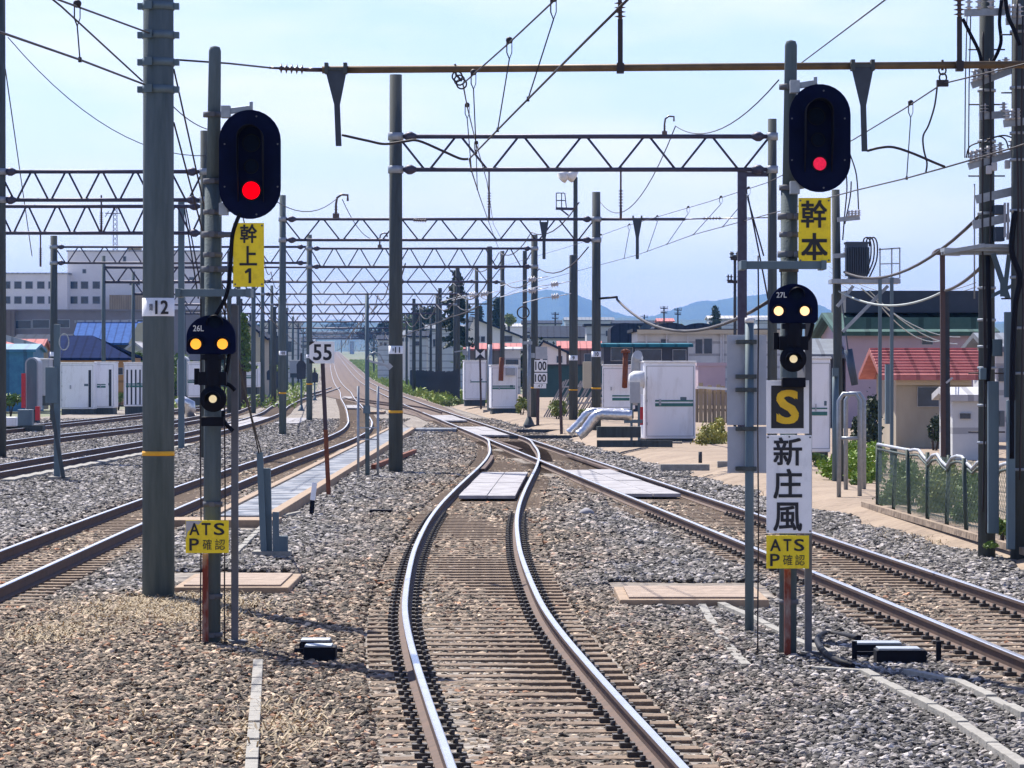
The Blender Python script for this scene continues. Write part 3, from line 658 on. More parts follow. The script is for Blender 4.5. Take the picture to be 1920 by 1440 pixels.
R_ = signal(1477, 1237, 75, 33, 33.2, 'right railway signal with a dim pink lamp above the yellow two-character sign', (1477, 1592, 160, 362),
    [(1531, 218, .07, 'dark_lens'), (1534, 262, .055, 'dark_lens'), (1537, 307, .062, 'red_dim_lamp')], {'case': (1500, 1570, 178, 346), 'hood': (1508, 1560, 187, 322), 'brackets': [(1484, 163, 1532, 155), (1484, 352, 1508, 348)], 'knob': (1529, 158), 'arms': (406, 477)},
    (1497, 1558, 371, 493), [('幹', 1502, 376, 1551, 426, .02), ('本', 1502, 438, 1552, 487, .025)], (1394, 1544, 497),
    {'dome': (1442, 1534, 532, 606), 'text': ('27L', 1456, 548, 1475, 558), 'lamps': [(1460, 583, .044, 'warm_lamp'), (1509, 583, .044, 'warm_lamp'), (1494, 552, .05, 'dark_lens')]},
    {'c': (1488, 673, .122)}, {'r': (1437, 1517, 1004, 1066), 't': [('A', 1444, 1011, 1464, 1033, .02), ('T', 1469, 1011, 1484, 1033, .02), ('S', 1489, 1011, 1508, 1033, .02), ('P', 1444, 1039, 1462, 1061, .02), ('確', 1468, 1040, 1486, 1060, .0), ('認', 1491, 1040, 1509, 1060, .0)], 'channel': (1470, 1482, 1067, 1236)},
    {'bands': (163, 352, 440, 505, 1128), 'cables': [[(1524, 606), (1518, 630), (1508, 645)]], 'conduit': (1511, 1524, 575, 1236), 'drops': (1420,), 'drop_y': 480}, 355)
b = MB(); P = [at(x, y, 34.6-.16) for x, y in ((466, 503), (471, 503), (471, 531), (466, 531), (466, 510), (460, 513), (459, 509))]; b.prism([(v.x, v.z) for v in P], 34.6-.164, 34.6-.16); b.build('numeral', 'black_letter', [o for o in L_.children if o.name.startswith('name_sign')][0])
# S board and place name board on the right mast
f = 33.2-.16
b = MB(); plate(b, 1437, 713, 1517, 813, f); s = b.build('letter_board', 'white_sign', R_, bevel=.003)
b = MB(); plate(b, 1446, 723, 1507, 803, f-.003, .006); b.build('black_square', 'black_letter', s)
text('S', 1455.5, 733, 1498, 793, f-.006, 'yellow_letter', s, .035)
b = MB(); plate(b, 1437, 816, 1522, 1000, f); s = b.build('place_board', 'white_sign', R_, bevel=.003); bolts(s, [(1440, 820), (1519, 820), (1440, 996), (1519, 996), (1480, 819)], f)
for ch, y0, y1 in (('新', 821, 872), ('庄', 880, 934), ('風', 943, 995)): text(ch, 1450, y0, 1504, y1, f-.003, 'black_letter', s, .02)
# back of a sign board on its own post
d = 36.3; t = thing('sign_back', 'grey back of a tall sign board on a blue-grey post, left of the right signal', 'sign', (at(1405, 1190, d).x, d, 0))
b = MB(); p = at(1405, 605, d); b.cyl((p.x, d, -.1), (p.x, d, p.z), .046, n=14); b.build('post', 'steel_teal', t)
b = MB(); b.cyl((p.x, d, p.z), (p.x, d, p.z+.05), .05, .045, n=14); b.build('post_cap', 'cabinet_top', t)
b = MB(); plate(b, 1363, 628, 1437, 797, d+.06, .008); plate(b, 1364, 800, 1437, 887, d+.06, .008); b.build('board', 'grey_sign_back', t, bevel=.002)
b = MB()
for y in (641, 706, 731, 804, 879): plate(b, 1380, y-4, 1419, y+4, d-.055, .1)
b.build('board_clamp', 'concrete_dark', t, bevel=.004)

# ---------------------------------------------------------------- thick pole on the left with its plate, tape and bands
def clampband(b, x, y, z, r, h=.09, mi=0):
    b.cyl((x, y, z-h/2), (x, y, z+h/2), r+.012, n=24, mi=mi)
    for sx in (-1, 1): b.box((x+sx*(r+.03), y, z), (.07, .1, h*.8), mi=mi)
    b.box((x-.1, y-r-.02, z), (.09, .05, h*1.05), mi=mi)
def pole(name, label, px, py, top, d, wpx, matn='concrete_pole', bands=(), tape=None, platey=None, num=None, cat='pole', taper=.9, group=None, zb=None, numx=None):
    z0 = hgt(d) if zb is None else zb; X = at(px, 0, d).x; t = thing(name, label, cat, (X, d, z0), group); r = m(wpx, d)/2; H = at(px, top, d).z
    b = MB(); b.tube([(X, d, z0-.2), (X, d, H-.02), (X, d, H)], [r, r*taper, r*taper*.85], 24); b.build('shaft', matn, t)
    def rr(z): return r+(r*taper-r)*(z-z0)/(H-z0)
    if bands:
        for y in bands: bb = MB(); z = at(px, y, d).z; clampband(bb, X, d, z, rr(z)); bb.build('clamp_band', 'steel_teal', t)
    if tape: bb = MB(); z = at(px, tape, d).z; h = m(wpx*.14, d); bb.cyl((X, d, z-h/2), (X, d, z+h/2), rr(z)+.004, n=24); bb.build('yellow_band', 'yellow_tape', t)
    if platey: numplate(t, X, d, px, platey, wpx, rr, num)
    return t
def numplate(t, X, d, px, platey, wpx, rr, num):
    bb = MB(); z = at(px, platey, d).z; h = m(wpx*.56, d); r2 = rr(z)+.006
    vs = []; n = 16
    for k in range(n+1):
        a = R(-176+172*k/n)
        for q in (r2, r2-.005): vs += [(X+q*math.cos(a), d+q*math.sin(a), z-h/2), (X+q*math.cos(a), d+q*math.sin(a), z+h/2)]
    bb.add(vs, [(4*k, 4*k+4, 4*k+5, 4*k+1) for k in range(n)]+[(4*k+2, 4*k+3, 4*k+7, 4*k+6) for k in range(n)]+[(4*k+1, 4*k+5, 4*k+7, 4*k+3) for k in range(n)], 0, True)
    pl = bb.build('number_plate', 'white_sign', t)
    for (tx, x0, x1, hh) in (num or []):
        text(tx, px+x0*wpx, platey-hh*wpx, px+x1*wpx, platey+hh*wpx, d-r2-.006, 'black_letter', pl, .03 if tx.isdigit() else 0.01)
pole('catenary_pole', 'thick grey concrete pole in the left foreground with plate reading 12 and a yellow band', 297, 1125, -60, 41.7, 61, bands=(12, 66, 117, 168), tape=850, platey=576, num=[('12', -.1, .31, .2), ('間', -.28, -.18, .1)], taper=.93)
# stays from that pole down to the anchor post
def wire(name, label, pts, r=.012, cat='wire', mname='wire', group=None, n=5):
    b = MB(); b.tube(pts, r, n); return tag(b.build(name, mname), label, cat, group)
def sag(p, q, s, n=14): p, q = Vector(p), Vector(q); return [p.lerp(q, k/n)-Vector((0, 0, s*4*(k/n)*(1-k/n))) for k in range(n+1)]
A = gp(496, 1045); t = thing('stay_anchor', 'grey steel anchor post of two angle irons at the foot of the pole stays', 'anchor post', A)
b = MB(); b.bar((A.x, A.y, -.1), at(487, 848, A.y), .09); b.bar((A.x+.06, A.y+.1, -.1), at(501, 878, A.y+.1), .1); b.bar((A.x+.17, A.y-.02, -.1), at(517, 960, A.y-.02), .09); b.build('angle_post', 'steel_teal', t)
b = MB(); b.box((A.x+.1, A.y+.15, .03), (.55, .5, .12)); b.build('concrete_foot', 'concrete', t)
b = MB(); b.box((A.x+.27, A.y, .18), (.14, .12, .26)); b.build('bracket', 'steel_teal', t)
wire('stay_wire', 'upper stay wire slanting from the thick left pole to its anchor', [at(326, 130, 41.7), at(486, 852, A.y)], .011)
wire('stay_wire', 'lower stay wire slanting from the thick left pole to its anchor', [at(326, 230, 41.7), at(490, 850, A.y+.02)], .011)

# ---------------------------------------------------------------- small things at ground level
def plank_lid(label, x0, x1, yf, yb):
    P, Q = gp(x0, yf, .12), gp(x1, yf, .12); D2 = dg(yb, .12)
    t = thing('duct_cover', label, 'duct cover', ((P.x+Q.x)/2, (P.y+D2)/2, 0)); w = Q.x-P.x; L = D2-P.y
    b = MB(); b.box(((P.x+Q.x)/2, (P.y+D2)/2, .04), (w, L, .12)); b.build('frame', 'wood_edge', t, bevel=.015)
    b = MB()
    for k in range(7): b.box(((P.x+Q.x)/2, P.y+.15+(L-.3)*(k+.5)/7, .108), (w-.22, (L-.3)/7-.03, .03))
    b.build('lid', 'plank_tan', t, bevel=.004)
plank_lid('pinkish tan duct cover lying behind the thick pole and left signal', 325, 541, 1098, 1073)
plank_lid('pinkish tan duct cover lying in front of the straight track by the right signal', 1162, 1442, 1121, 1097)
def trough(label, pts, w, group='narrow concrete cable troughs in the ballast'):
    b = MB(); P = [gp(x, y, .03) for x, y in pts]; k = 0
    for p, q in zip(P, P[1:]):
        n = max(1, int((q-p).length/.62)); 
        for i in range(n):
            a, c = p.lerp(q, i/n), p.lerp(q, (i+1)/n); u = (c-a).normalized()*.006; dz = random.uniform(-.012, .012)
            b.bar(a+u+Vector((0, 0, dz-.03)), c-u+Vector((0, 0, dz-.03)), w*.82, .09)
    tag(b.build('cable_trough', 'concrete', bevel=.006), label, 'cable trough', group)
trough('narrow concrete cable trough running to the bottom edge left of the main track', [(484, 1242), (471, 1445), (466, 1520)], .125)
trough('narrow concrete trough leading from the left duct cover to the walkway end', [(420, 1062), (505, 975), (560, 962)], .16)
trough('left strand of pale troughs starting at the right duct cover', [(1310, 1124), (1338, 1175), (1382, 1236), (1400, 1252)], .14)
trough('pale trough from the right duct cover to the foot of the right signal', [(1330, 1126), (1420, 1165), (1500, 1205), (1560, 1228)], .15)
trough('long pale trough running from the right signal to the lower right corner', [(1525, 1256), (1620, 1262), (1690, 1300), (1780, 1345), (1925, 1445)], .16)
trough('outermost pale trough at the right edge below the straight track', [(1700, 1262), (1800, 1283), (1925, 1345)], .16)
b = MB(); c = gp(1316, 1132); b.lathe((c.x, c.y, -.02), (c.x, c.y, .09), [(0, .2), (.5, .19), (.85, .12), (1, .02)], 14); tag(b.build('mortar_heap', 'concrete'), 'flat mortar heap where the pale troughs meet the right duct cover', 'mortar heap')
b = MB(); c = gp(1100, 966); b.lathe((c.x, c.y, -.02), (c.x, c.y, .14), [(0, .15), (.5, .14), (.8, .09), (1, .02)], 14); tag(b.build('ground_marker', 'cover_white'), 'small white domed marker in grey ballast between the two tracks', 'marker')
def balise(label, x0, x1, yb, group, big=False):
    P, Q = gp(x0, yb), gp(x1, yb); w = Q.x-P.x; cx = (P.x+Q.x)/2; y = P.y
    t = thing('track_beacon', label, 'track beacon', (cx, y, 0), group)
    b = MB(); b.box((cx+w*.08, y, .07), (w*.72, .3, .15)); b.build('housing', 'black_paint', t, bevel=.012); b = MB(); b.box((cx-w*.12, y+.75, .07), (w*.72, .3, .13)); b.build('housing', 'black_paint', t, bevel=.012)
    b = MB(); b.box((cx+w*.05, y-.02, .152), (w*.6, .28, .02)); b.box((cx-w*.12, y+.75, .145), (w*.66, .28, .02)); b.build('lid', 'galvanised', t, bevel=.004)
    b = MB(); b.bar((P.x-.02, y+.3, .08), (Q.x+.02, y+.3, .08), .035); 
    if big:
        for x in (P.x-.04, Q.x+.1): b.box((x, y+.1, .1), (.045, .05, .22))
    b.build('tie_bar', 'black_paint', t)
balise('black double track beacon box in brown ballast right of the left signal foot', 552, 636, 1240, 'black track beacons')
balise('larger black double track beacon box with side stakes right of the right signal', 1612, 1742, 1246, 'black track beacons', True)
b = MB(); b.tube(soft([gp(x, y, .06+.05*math.sin(i)) for i, (x, y) in enumerate([(1600, 1250), (1570, 1238), (1545, 1222), (1532, 1200), (1545, 1188), (1575, 1190), (1610, 1196)])]), .03, 8); tag(b.build('cable_loop', 'black_paint'), 'black rubber cable looping over the ballast beside the right signal', 'cable')
b = MB(); p = gp(714, 964); b.box((p.x, p.y, .04), (.42, .3, .1)); tag(b.build('track_magnet', 'black_paint', bevel=.01), 'small black slab in the ballast left of the main track', 'slab')
# white and black leaning marker stake
p = gp(583, 966); t = thing('marker_stake', 'short leaning stake, white above and black below, beside the walkway', 'marker stake', p); b = MB(); q = at(590, 905, p.y+.1); k = p.lerp(q, .45); b.bar(p-Vector((0, 0, .1)), k, .085); b.build('black_foot', 'black_paint', t); b = MB(); b.bar(k, q, .09); b.build('white_top', 'white_sign', t, bevel=.006)
# walkway of framed pale panels
x0, x1 = -5.3, -4.28; t = thing('walkway', 'raised walkway of pale blue panels in wooden edging between the tracks', 'walkway', (-4.8, 100, 0))
b = MB()
for x, w in ((x0, .17), (x1, .2)):
    for k in range(24): b.box((x+.2*math.sin((62+k*3.8)*.02)*0, 62.5+k*3.8+1.9, .07), (w, 3.77, .2))
b.box(((x0+x1)/2-.2, 61.3, .05), (1.9, 1.2, .16)); b.build('wooden_edge', 'wood_edge', t, bevel=.012)
b = MB()
for k in range(60): b.box(((x0+x1)/2, 62.4+k*1.52+.75, .085), (x1-x0-.19, 1.48, .1))
b.build('walking_panel', 'panel_blue', t, bevel=.008)
b = MB()
for k in range(3): b.box((-3.6+k*.0, 151.5+k*1.3, .07), (2.4, 1.25, .12))
b.build('cross_panel', 'panel_blue', t)
b = MB(); p = gp(772, 858); b.bar((gp(700, 882)).xyz+Vector((0, 0, .1)), gp(778, 853)+Vector((0, 0, .12)), .12); b.build('loose_rail', 'rust', None) and None
o = bpy.data.objects['loose_rail']; tag(o, 'loose rusty rail length lying at the foot of the pole numbered 11', 'rail')
b = MB(); p, q = gp(715, 762), gp(740, 775); b.box(((p.x+q.x)/2, 212, .08), (1.1, 5, .14)); tag(b.build('wooden_ramp', 'wood_edge'), 'orange-brown wooden ramp between the tracks far beyond the walkway', 'ramp')
# speed sign 55
d = 75; t = thing('speed_sign', 'white speed sign reading 55 with black corners on a leaning rusty post', 'speed sign', gp(617, 932))
b = MB(); p, q = gp(617, 934), at(604, 680, d); k = p.lerp(q, .5); b.bar(k, q+Vector((0, .03, .2)), .085); b.build('post', 'hood_brown', t); b = MB(); b.bar(p-Vector((0, 0, .1)), k, .09); b.build('rusty_foot', 'rust', t)
b = MB(); plate(b, 580, 640.5, 627, 681.5, d-.06, .012); s = b.build('sign_plate', 'white_sign', t, bevel=.004)
for poly in ([(580, 640.5), (591, 640.5), (580, 648)], [(580, 681.5), (591, 681.5), (580, 672)]):
    b = MB(); P = [at(x, y, d-.06) for x, y in poly]; b.prism([(v.x, v.z) for v in P], d-.065, d-.06); b.build('black_corner', 'black_letter', s)
text('55', 587, 646, 622, 675, d-.064, 'black_letter', s, .022)
# pipe post with handrails and lamp by the walkway
d = 88; t = thing('lamp_post', 'slim steel pipe post with curved lamp arm between two handrail posts', 'lamp post', gp(688, 897))
b = MB(); p = gp(688, 897); b.cyl((p.x, d, -.1), at(688, 553, d), .06, .05, n=10); b.build('pipe', 'steel_teal', t)
b = MB()
for x in (672, 709): q = at(x, 724, d); b.cyl((q.x, d-.1, -.05), q-Vector((0, .1, 0)), .032, n=8)
for y in (802, 824): b.bar(at(672, y, d-.1), at(709, y, d-.1), .03)
b.build('handrail', 'galvanised', t)
b = MB(); b.tube([at(x, y, d-.05) for x, y in ((688, 675), (692, 665), (702, 660), (712, 664), (720, 680))], .018, 6); b.build('lamp_arm', 'galvanised', t)
b = MB(); q = at(730, 687, d); b.box(q, (.13, .03, .13), M4=Matrix.Rotation(R(45), 3, 'Y')); b.bar(at(690, 676, d), q, .05); b.build('diamond_plate', 'cabinet_grey', t)
b = MB(); plate(b, 681, 760, 694, 775, d-.12, .1); b.build('junction_box', 'steel_teal', t)
# steel riser post far left
d = dg(900); t = thing('riser_post', 'grey steel riser post with a flat box and diagonal brace at far left', 'riser post', gp(102, 902))
b = MB(); p = gp(99, 902); b.box((p.x, d, (at(99, 608, d).z)/2), (.15, .12, at(99, 608, d).z)); b.build('post', 'steel_teal', t, bevel=.008)
b = MB(); plate(b, 85, 688, 108, 756, d-.1, .16); b.build('flat_box', 'steel_teal', t, bevel=.01)
b = MB(); b.bar(at(97, 768, d-.2), at(119, 896, d-.5), .09); b.bar(at(108, 830, d), gp(108, 900), .07); b.build('brace', 'concrete_dark', t); b = MB(); b.box((p.x+.06, d-.1, .03), (.5, .6, .12)); b.build('foot', 'concrete', t)
b = MB(); c = at(120, 641, d-.1); b.tube([c+Vector((.12*math.cos(a), 0, .2*math.sin(a))) for a in np.linspace(0, 2*math.pi, 25)], .014, 6); b.build('hose_loop', 'wire_pale', t)
# dark-backed sign on a dark stand, shunting signals further out
def dwarf(label, px, py, top, d=None):
    d = d or dg(py); p = at(px, 0, d); t = thing('dwarf_signal', label, 'dwarf signal', (p.x, d, hgt(d)), 'dark signals among the far sidings'); h = at(px, top, d).z; zz = hgt(d)
    b = MB(); b.cyl((p.x, d, zz-.1), (p.x, d, zz+(h-zz)*.6), .07, n=8); b.build('post', 'steel_teal', t); b = MB(); b.prism([(p.x+x*.28, zz+(h-zz)*z) for x, z in ((-1, .55), (1, .55), (1.1, .8), (.6, .86), (.25, .87), (.22, 1), (-.22, 1), (-.25, .87), (-.6, .86), (-1.1, .8))], d-.1, d+.1); b.build('head', 'fence_dark', t); b = MB(); b.lathe((p.x, d, zz-.05), (p.x, d, zz+.35), [(0, .3), (.4, .14), (1, .08)], 10); b.build('foot', 'steel_teal', t)
dwarf('dark backed signal head on a post between two gantry poles left of the 55 sign', 565, 770, 662)
dwarf('small black shunting signal with a white face left of the pole plated 10', 506, 726, 686, 330)
dwarf('low dark signal box behind the gantry pole beside the 55 sign', 590, 735, 690, 300)
# ---------------------------------------------------------------- gantries over the tracks
def truss(b, xl, xr, zt, zb, d, n, rc=.05, rb=.028, lattice=True):
    b.cyl((xl, d, zt), (xr, d, zt), rc, n=8); b.cyl((xl, d, zb), (xr, d, zb), rc, n=8)
    w = (xr-xl)/n
    for k in range(n):
        x = xl+w*k; b.cyl((x+w*.04, d, zt), (x+w*.46, d, zb), rb, n=6); b.cyl((x+w*.54, d, zb), (x+w*.96, d, zt), rb, n=6)
def gantry(label, d, L, Rr, yt, yb, n=7, group=None, top='concrete_pole', second=None, ext=None, fine=True):
    """L, Rr: (px, top, width, plate y, digits, tape y) or None for an end out of the frame (px only)"""
    zt, zb = at(0, yt, d).z, at(0, yb, d).z; xl, xr = at(L[0], 0, d).x, at(Rr[0], 0, d).x
    t = thing('catenary_gantry', label, 'gantry', ((xl+xr)/2, d, hgt(d)), group)
    for q in (L, Rr):
        if len(q) < 3: continue
        X = at(q[0], 0, d).x; r = m(q[2], d)/2; H = at(0, q[1], d).z; b = MB(); z0 = hgt(d)
        b.tube([(X, d, z0-.2), (X, d, H)], [r, r*.86], 16 if fine else 8); b.build('pole', q[6] if len(q) > 6 else top, t)
        rr = lambda z, r=r, z0=z0, H=H: r*(1-.14*(z-z0)/(H-z0))
        if len(q) > 5 and q[5]: bb = MB(); z = at(0, q[5], d).z; bb.cyl((X, d, z-.035), (X, d, z+.035), rr(z)+.006, n=16); bb.build('yellow_band', 'yellow_tape', t)
        if len(q) > 3 and q[3]: numplate(t, X, d, q[0], q[3], q[2], rr, q[4])
        if fine:
            for z in (zt, zb): bb = MB(); bb.cyl((X, d, z-.1), (X, d, z+.1), r+.02, n=14); bb.build('clamp_band', 'galvanised', t)
    b = MB(); s = 1 if fine else 1.5
    truss(b, xl, xr, zt, zb, d-.02, n, .06*s, .034*s)
    if fine:
        for z in (zt, zb):
            for x, e in ((xl, 1), (xr, -1)): b.lathe((x+e*.22, d-.02, z), (x+e*.55, d-.02, z), [(0, .06), (.3, .13), (.6, .13), (1, .06)], 8)
    b.build('lattice_beam', 'truss_steel', t)
    return t, zt, zb
def horn(t, d, px, y, hh=40):                              # bent horn insulator on a beam carrying a thin wire
    b = MB(); p = at(px, y, d); s = m(hh, d)
    b.tube([p, p+Vector((0, 0, s*.55)), p+Vector((.05*s, 0, s*.85)), p+Vector((.25*s, 0, s)), p+Vector((.55*s, 0, s*.98)), p+Vector((.55*s, 0, s*.7))], s*.06, 6); insul(b, p+Vector((0, 0, .0)), p+Vector((0, 0, s*.5)), 4, s*.1); b.box(p, (s*.3, .12, s*.25)); b.build('horn_insulator', 'insulator', t)
def hanger(t, d, px, y0, y1, w=7):                         # hanging insulator between beams
    b = MB(); p, q = at(px, y0, d), at(px, y1, d); k = p.lerp(q, .45); k2 = p.lerp(q, .78)
    b.cyl(p, k, m(w*.22, d), n=6); insul(b, k, k2, 6, m(w*.6, d)); b.cyl(k2, q, m(w*.3, d), n=6); b.build('hanging_insulator', 'insulator', t)
def drop_bracket(t, d, px, y0, y1, w, stem, arm=None, lean=0):
    b = MB(); ym = y0+(y1-y0)*.47
    P = [at(x, y, d-.1) for x, y in ((px-w/2, y0), (px+w/2, y0), (px+stem/2+lean*.4, ym), (px+stem/2+lean, y1), (px-stem/2+lean, y1), (px-stem/2+lean*.4, ym))]
    b.prism([(v.x, v.z) for v in P][::-1], d-.11, d-.09); b.build('drop_bracket', 'bracket_dark', t)
    b = MB(); p = at(px, y0-2, d-.02); 
    for e in (-1, 1): b.box((p.x+e*m(w*.42, d), d-.04, p.z-.02), (m(w*.16, d), .2, .15))
    b.bar(at(px-w/2, y0+1, d-.11), at(px+w/2, y0+1, d-.11), .04); b.build('bracket_clamp', 'concrete_dark', t)
    if arm:
        b = MB(); b.tube(soft([at(x, y, d-.1) for x, y in arm]), m(2.4, d), 8); b.build('steady_arm', 'wire', t)
# nearest: long rusty pipe beam at the top, carried by the big poles on the right
D0 = 49.0
t = thing('beam', 'long rust-brown pipe beam across the top of the view with two hanging brackets', 'beam', (4, D0, at(0, 128, D0).z))
b = MB(); P, Q = at(604, 131, D0), at(1935, 121, D0); b.cyl(P, Q, .052, n=12); b.build('pipe', 'rust_beam', t)
b = MB(); p, q = at(505, 127, D0), at(580, 131, D0); insul(b, p.lerp(q, .25), p.lerp(q, .9), 5, .075); b.tube([p.lerp(q, .88), P], .03, 8); b.tube([p, p.lerp(q, .25)], .018, 6); b.build('strain_insulator', 'insulator', t)
b = MB(); b.tube([at(330, 112, D0-4), at(430, 119, D0-2), p], .014, 6); b.build('span_wire', 'wire', t)
drop_bracket(t, D0, 630, 128, 274, 42, 11, [(641, 253), (690, 264), (722, 270), (760, 265), (785, 264), (830, 283), (862, 297), (878, 298)], 5)
drop_bracket(t, D0, 1617, 122, 284, 44, 11, [(1626, 283), (1650, 277), (1675, 276), (1710, 287), (1750, 304), (1772, 313)], 4)
def hang_top(px, y0, y1, ym):
    b = MB(); p, k, q = at(px, y0, D0), at(px+1, ym, D0), at(px+1, y1, D0); insul(b, p, k, 6, .085); b.build('hanging_insulator', 'insulator', t)
    b = MB(); z = k
    b.bar(k, q, .07, .03)
    b.box(q, (.1, .16, .14)); b.build('perforated_strap', 'wire', t)
hang_top(1162, -14, 128, 36); hang_top(1798, -20, 124, 32)
b = MB(); c = at(860, 150, D0)
for k in range(3): b.tube([c+Vector((-.02+.03*k+.07*math.cos(a), .02*k, .05-.05*k+.07*math.sin(a))) for a in np.linspace(0, 6.3, 14)], .013, 6)
b.tube([at(853, 120, D0), at(855, 140, D0), at(866, 152, D0)], .018, 6); b.build('messenger_clamp', 'wire', t)
b = MB(); c = at(1767, 140, D0)
for k in range(2): b.tube([c+Vector((.01*k+.05*math.cos(a), .02*k, .06-.1*k+.06*math.sin(a))) for a in np.linspace(0, 6.3, 14)], .013, 6)
b.box(c+Vector((0, 0, -.12)), (.16, .1, .09)); b.cyl(at(1767, 112, D0), at(1767, 132, D0), .02, n=6); b.build('messenger_clamp', 'wire', t)
gA = gantry('left lattice gantry, nearest on the left, its beam running behind the thick pole', 108, (-3, -90, 30), (383, 245, 17), 322, 375, 6, top='concrete_dark')[0]
gB = gantry('second left lattice gantry, its beam just below the nearest left beam', 116, (-60,), (386, 372, 13), 387, 437, 8, top='concrete_dark')[0]
hanger(gB, 116, 190, 366, 437, 8); hanger(gB, 116, 76, 437, 500, 7)
b = MB(); X = at(340, 0, 118); b.bar((X.x, 118, -.1), (X.x, 118, at(340, 372, 118).z), .2); b.bar(at(340, 376, 118), at(388, 378, 118), .12); b.build('steel_column', 'steel_teal', gB)
g1, zt, zb = gantry('large lattice gantry over the main tracks, left pole plated 11', 93, (742, 140, 27, 656, [('11', -.05, .3, .19), ('間', -.22, -.13, .1)], 772), (1448, 223, 19), 256, 318, 6, top='concrete_dark')
horn(g1, 93, 1246, 250, 32); hanger(g1, 93, 1164, 310, 412, 9)
b = MB(); X = at(1392, 0, 93).x; b.bar((X, 93.1, -.1), (X, 93.1, zb), .24, .2); b.bar((X, 93.1, zb-.12), (at(1448, 0, 93).x, 93.1, zb-.12), .12); b.build('steel_column', 'truss_steel', g1)
g2, zt, zb = gantry('second lattice gantry over the main tracks, left pole plated 10', 144, (530, 366, 14, 662, [('10', -.05, .32, .2), ('間', -.22, -.13, .1)], 737), (1118, 360, 18, 664, [('10', -.15, .25, .2)], 728, 'concrete_dark'), 411, 450, 8)
horn(g2, 144, 630, 405, 40)
b = MB(); b.cyl(at(1118, 411, 144), at(1285, 411, 144), .06, n=8); b.build('pipe_arm', 'truss_steel', g2)
b = MB(); insul(b, at(1318, 410, 144), at(1352, 409, 144), 6, .09); b.tube([at(1285, 411, 144), at(1320, 410, 144)], .03, 6); b.tube([at(1350, 410, 144), at(1392, 409, 144), at(1445, 408, 144)], .022, 5); b.build('strain_insulator', 'insulator', g2)
drop_bracket(g2, 144, 1195, 409, 486, 19, 6); drop_bracket(g2, 144, 1020, 416, 486, 17, 6); hanger(g2, 144, 917, 318, 412, 8)
b = MB(); insul(b, at(775, 413, 143.7), at(800, 414, 143.7), 6, .1); b.build('strain_insulator', 'insulator', g2)
g3 = gantry('third lattice gantry over the main tracks, left pole half hidden by the 55 sign', 183, (580, 440, 11.5, 668, [('間', -.2, -.05, .1)], 720), (1002, 440, 14, 0, None, 727, 'concrete_dark'), 466, 500, 9)[0]
horn(g3, 183, 712, 462, 25)
gl = gantry('lattice gantry over the left sidings, its left pole rising behind the riser post', 184, (101, 442, 15, 664, None, None, 'concrete_dark'), (577,), 463, 493, 10)[0]
k = 0
for d in (215, 250, 292, 340, 400, 470, 560, 670, 800, 960):
    X = float(right_x(d)); zt, zb = hgt(d)+8.9, hgt(d)+8.0; r = .3 if d < 300 else .34
    xa, xb = X-10.8, X+4.4; pa, pb = CX+xa*F/d, CX+xb*F/d; y = lambda z: YH-(z-HC)*F/d
    w = r*F/d
    gantry('one of the far lattice gantries spanning the tracks in a row towards the vanishing point', d, (pa, y(zt+.7), w), (pb, y(zt+1.0), w, 0, None, None, 'concrete_dark'), y(zt), y(zb), 9, group='far gantries over the main line', fine=d < 300)
    if d < 480:
        xc = xa-9.5; gantry('one of the far lattice gantries over the left sidings, dwindling in a row', d+3, (CX+xc*F/(d+3), y(zt+.7), w*.9), (pa,), y(zt), y(zb), 6, group='far gantries over the sidings', fine=False)
# ---------------------------------------------------------------- separate poles
t = pole('utility_pole', 'concrete pole plated 9 with a yellow band, between the two silver-duct poles', 1075, 795, 478, 172, 16.5, 'concrete_dark', tape=731, platey=671, num=[('9', -.1, .15, .2)], zb=0.2)
t = pole('floodlight_mast', 'slim mast with two floodlights on top and a small caged platform', 1079, 780, 332, 186, 9, 'concrete_dark', zb=.2)
d = 186; b = MB(); 
for x, rr in ((1057, .33), (1071, .3)): c = at(x, 330, d); b.lathe(c+Vector((.3, 0, .25)), c+Vector((-.12, -.2, -.12)), [(0, .1), (.4, .22), (1, rr)], 12)
b.build('floodlight', 'cabinet_top', t)
b = MB(); b.bar(at(1042, 391, d), at(1080, 392, d), .14); b.bar(at(1052, 393, d), at(1066, 404, d), .08)
for x in (1043, 1053, 1062): b.bar(at(x, 390, d), at(x if x < 1060 else 1059, 362, d), .05)
b.bar(at(1043, 362, d), at(1058, 362, d), .05); b.bar(at(1043, 376, d), at(1060, 376, d), .05); b.build('caged_platform', 'truss_steel', t)
t = pole('utility_pole', 'dark slim pole with round insulators left of the pole carrying the 100 plates', 984, 770, 470, 235, 9, 'concrete_dark', zb=.0)
t = pole('utility_pole', 'dark concrete pole rising over the gabled cream house', 918, 772, 462, 225, 11, 'concrete_dark', zb=.0)
for i, (px, top, d, w, lab) in enumerate([(858, 500, 300, 9, 'dark pole before the dark conifers, right of the pole plated 11'), (825, 540, 330, 8, 'dark pole second right of the pole plated 11, by the slatted fence'), (776, 560, 360, 7, 'dark pole nearest right of the pole plated 11')]):
    pole('utility_pole', lab, px, 0, top, d, w, 'concrete_dark', zb=0)
def crossarm_pole(label, px, top, d, w, arms, group=None, matn='fence_dark'):
    t = pole('utility_pole', label, px, 0, top, d, w, matn, zb=hgt(d), group=group)
    for (y, hw) in arms:
        b = MB(); b.bar(at(px-hw, y, d-.15), at(px+hw, y+1, d-.15), .12)
        for e in (-.9, -.5, .5, .9): p = at(px+hw*e, y, d-.15); insul(b, p, p+Vector((0, 0, .3)), 2, .09)
        b.build('cross_arm', 'wire', t)
    return t
crossarm_pole('dark utility pole with cross arms left of the right signal', 1378, 478, 150, 6, [(485, 8), (528, 14)])
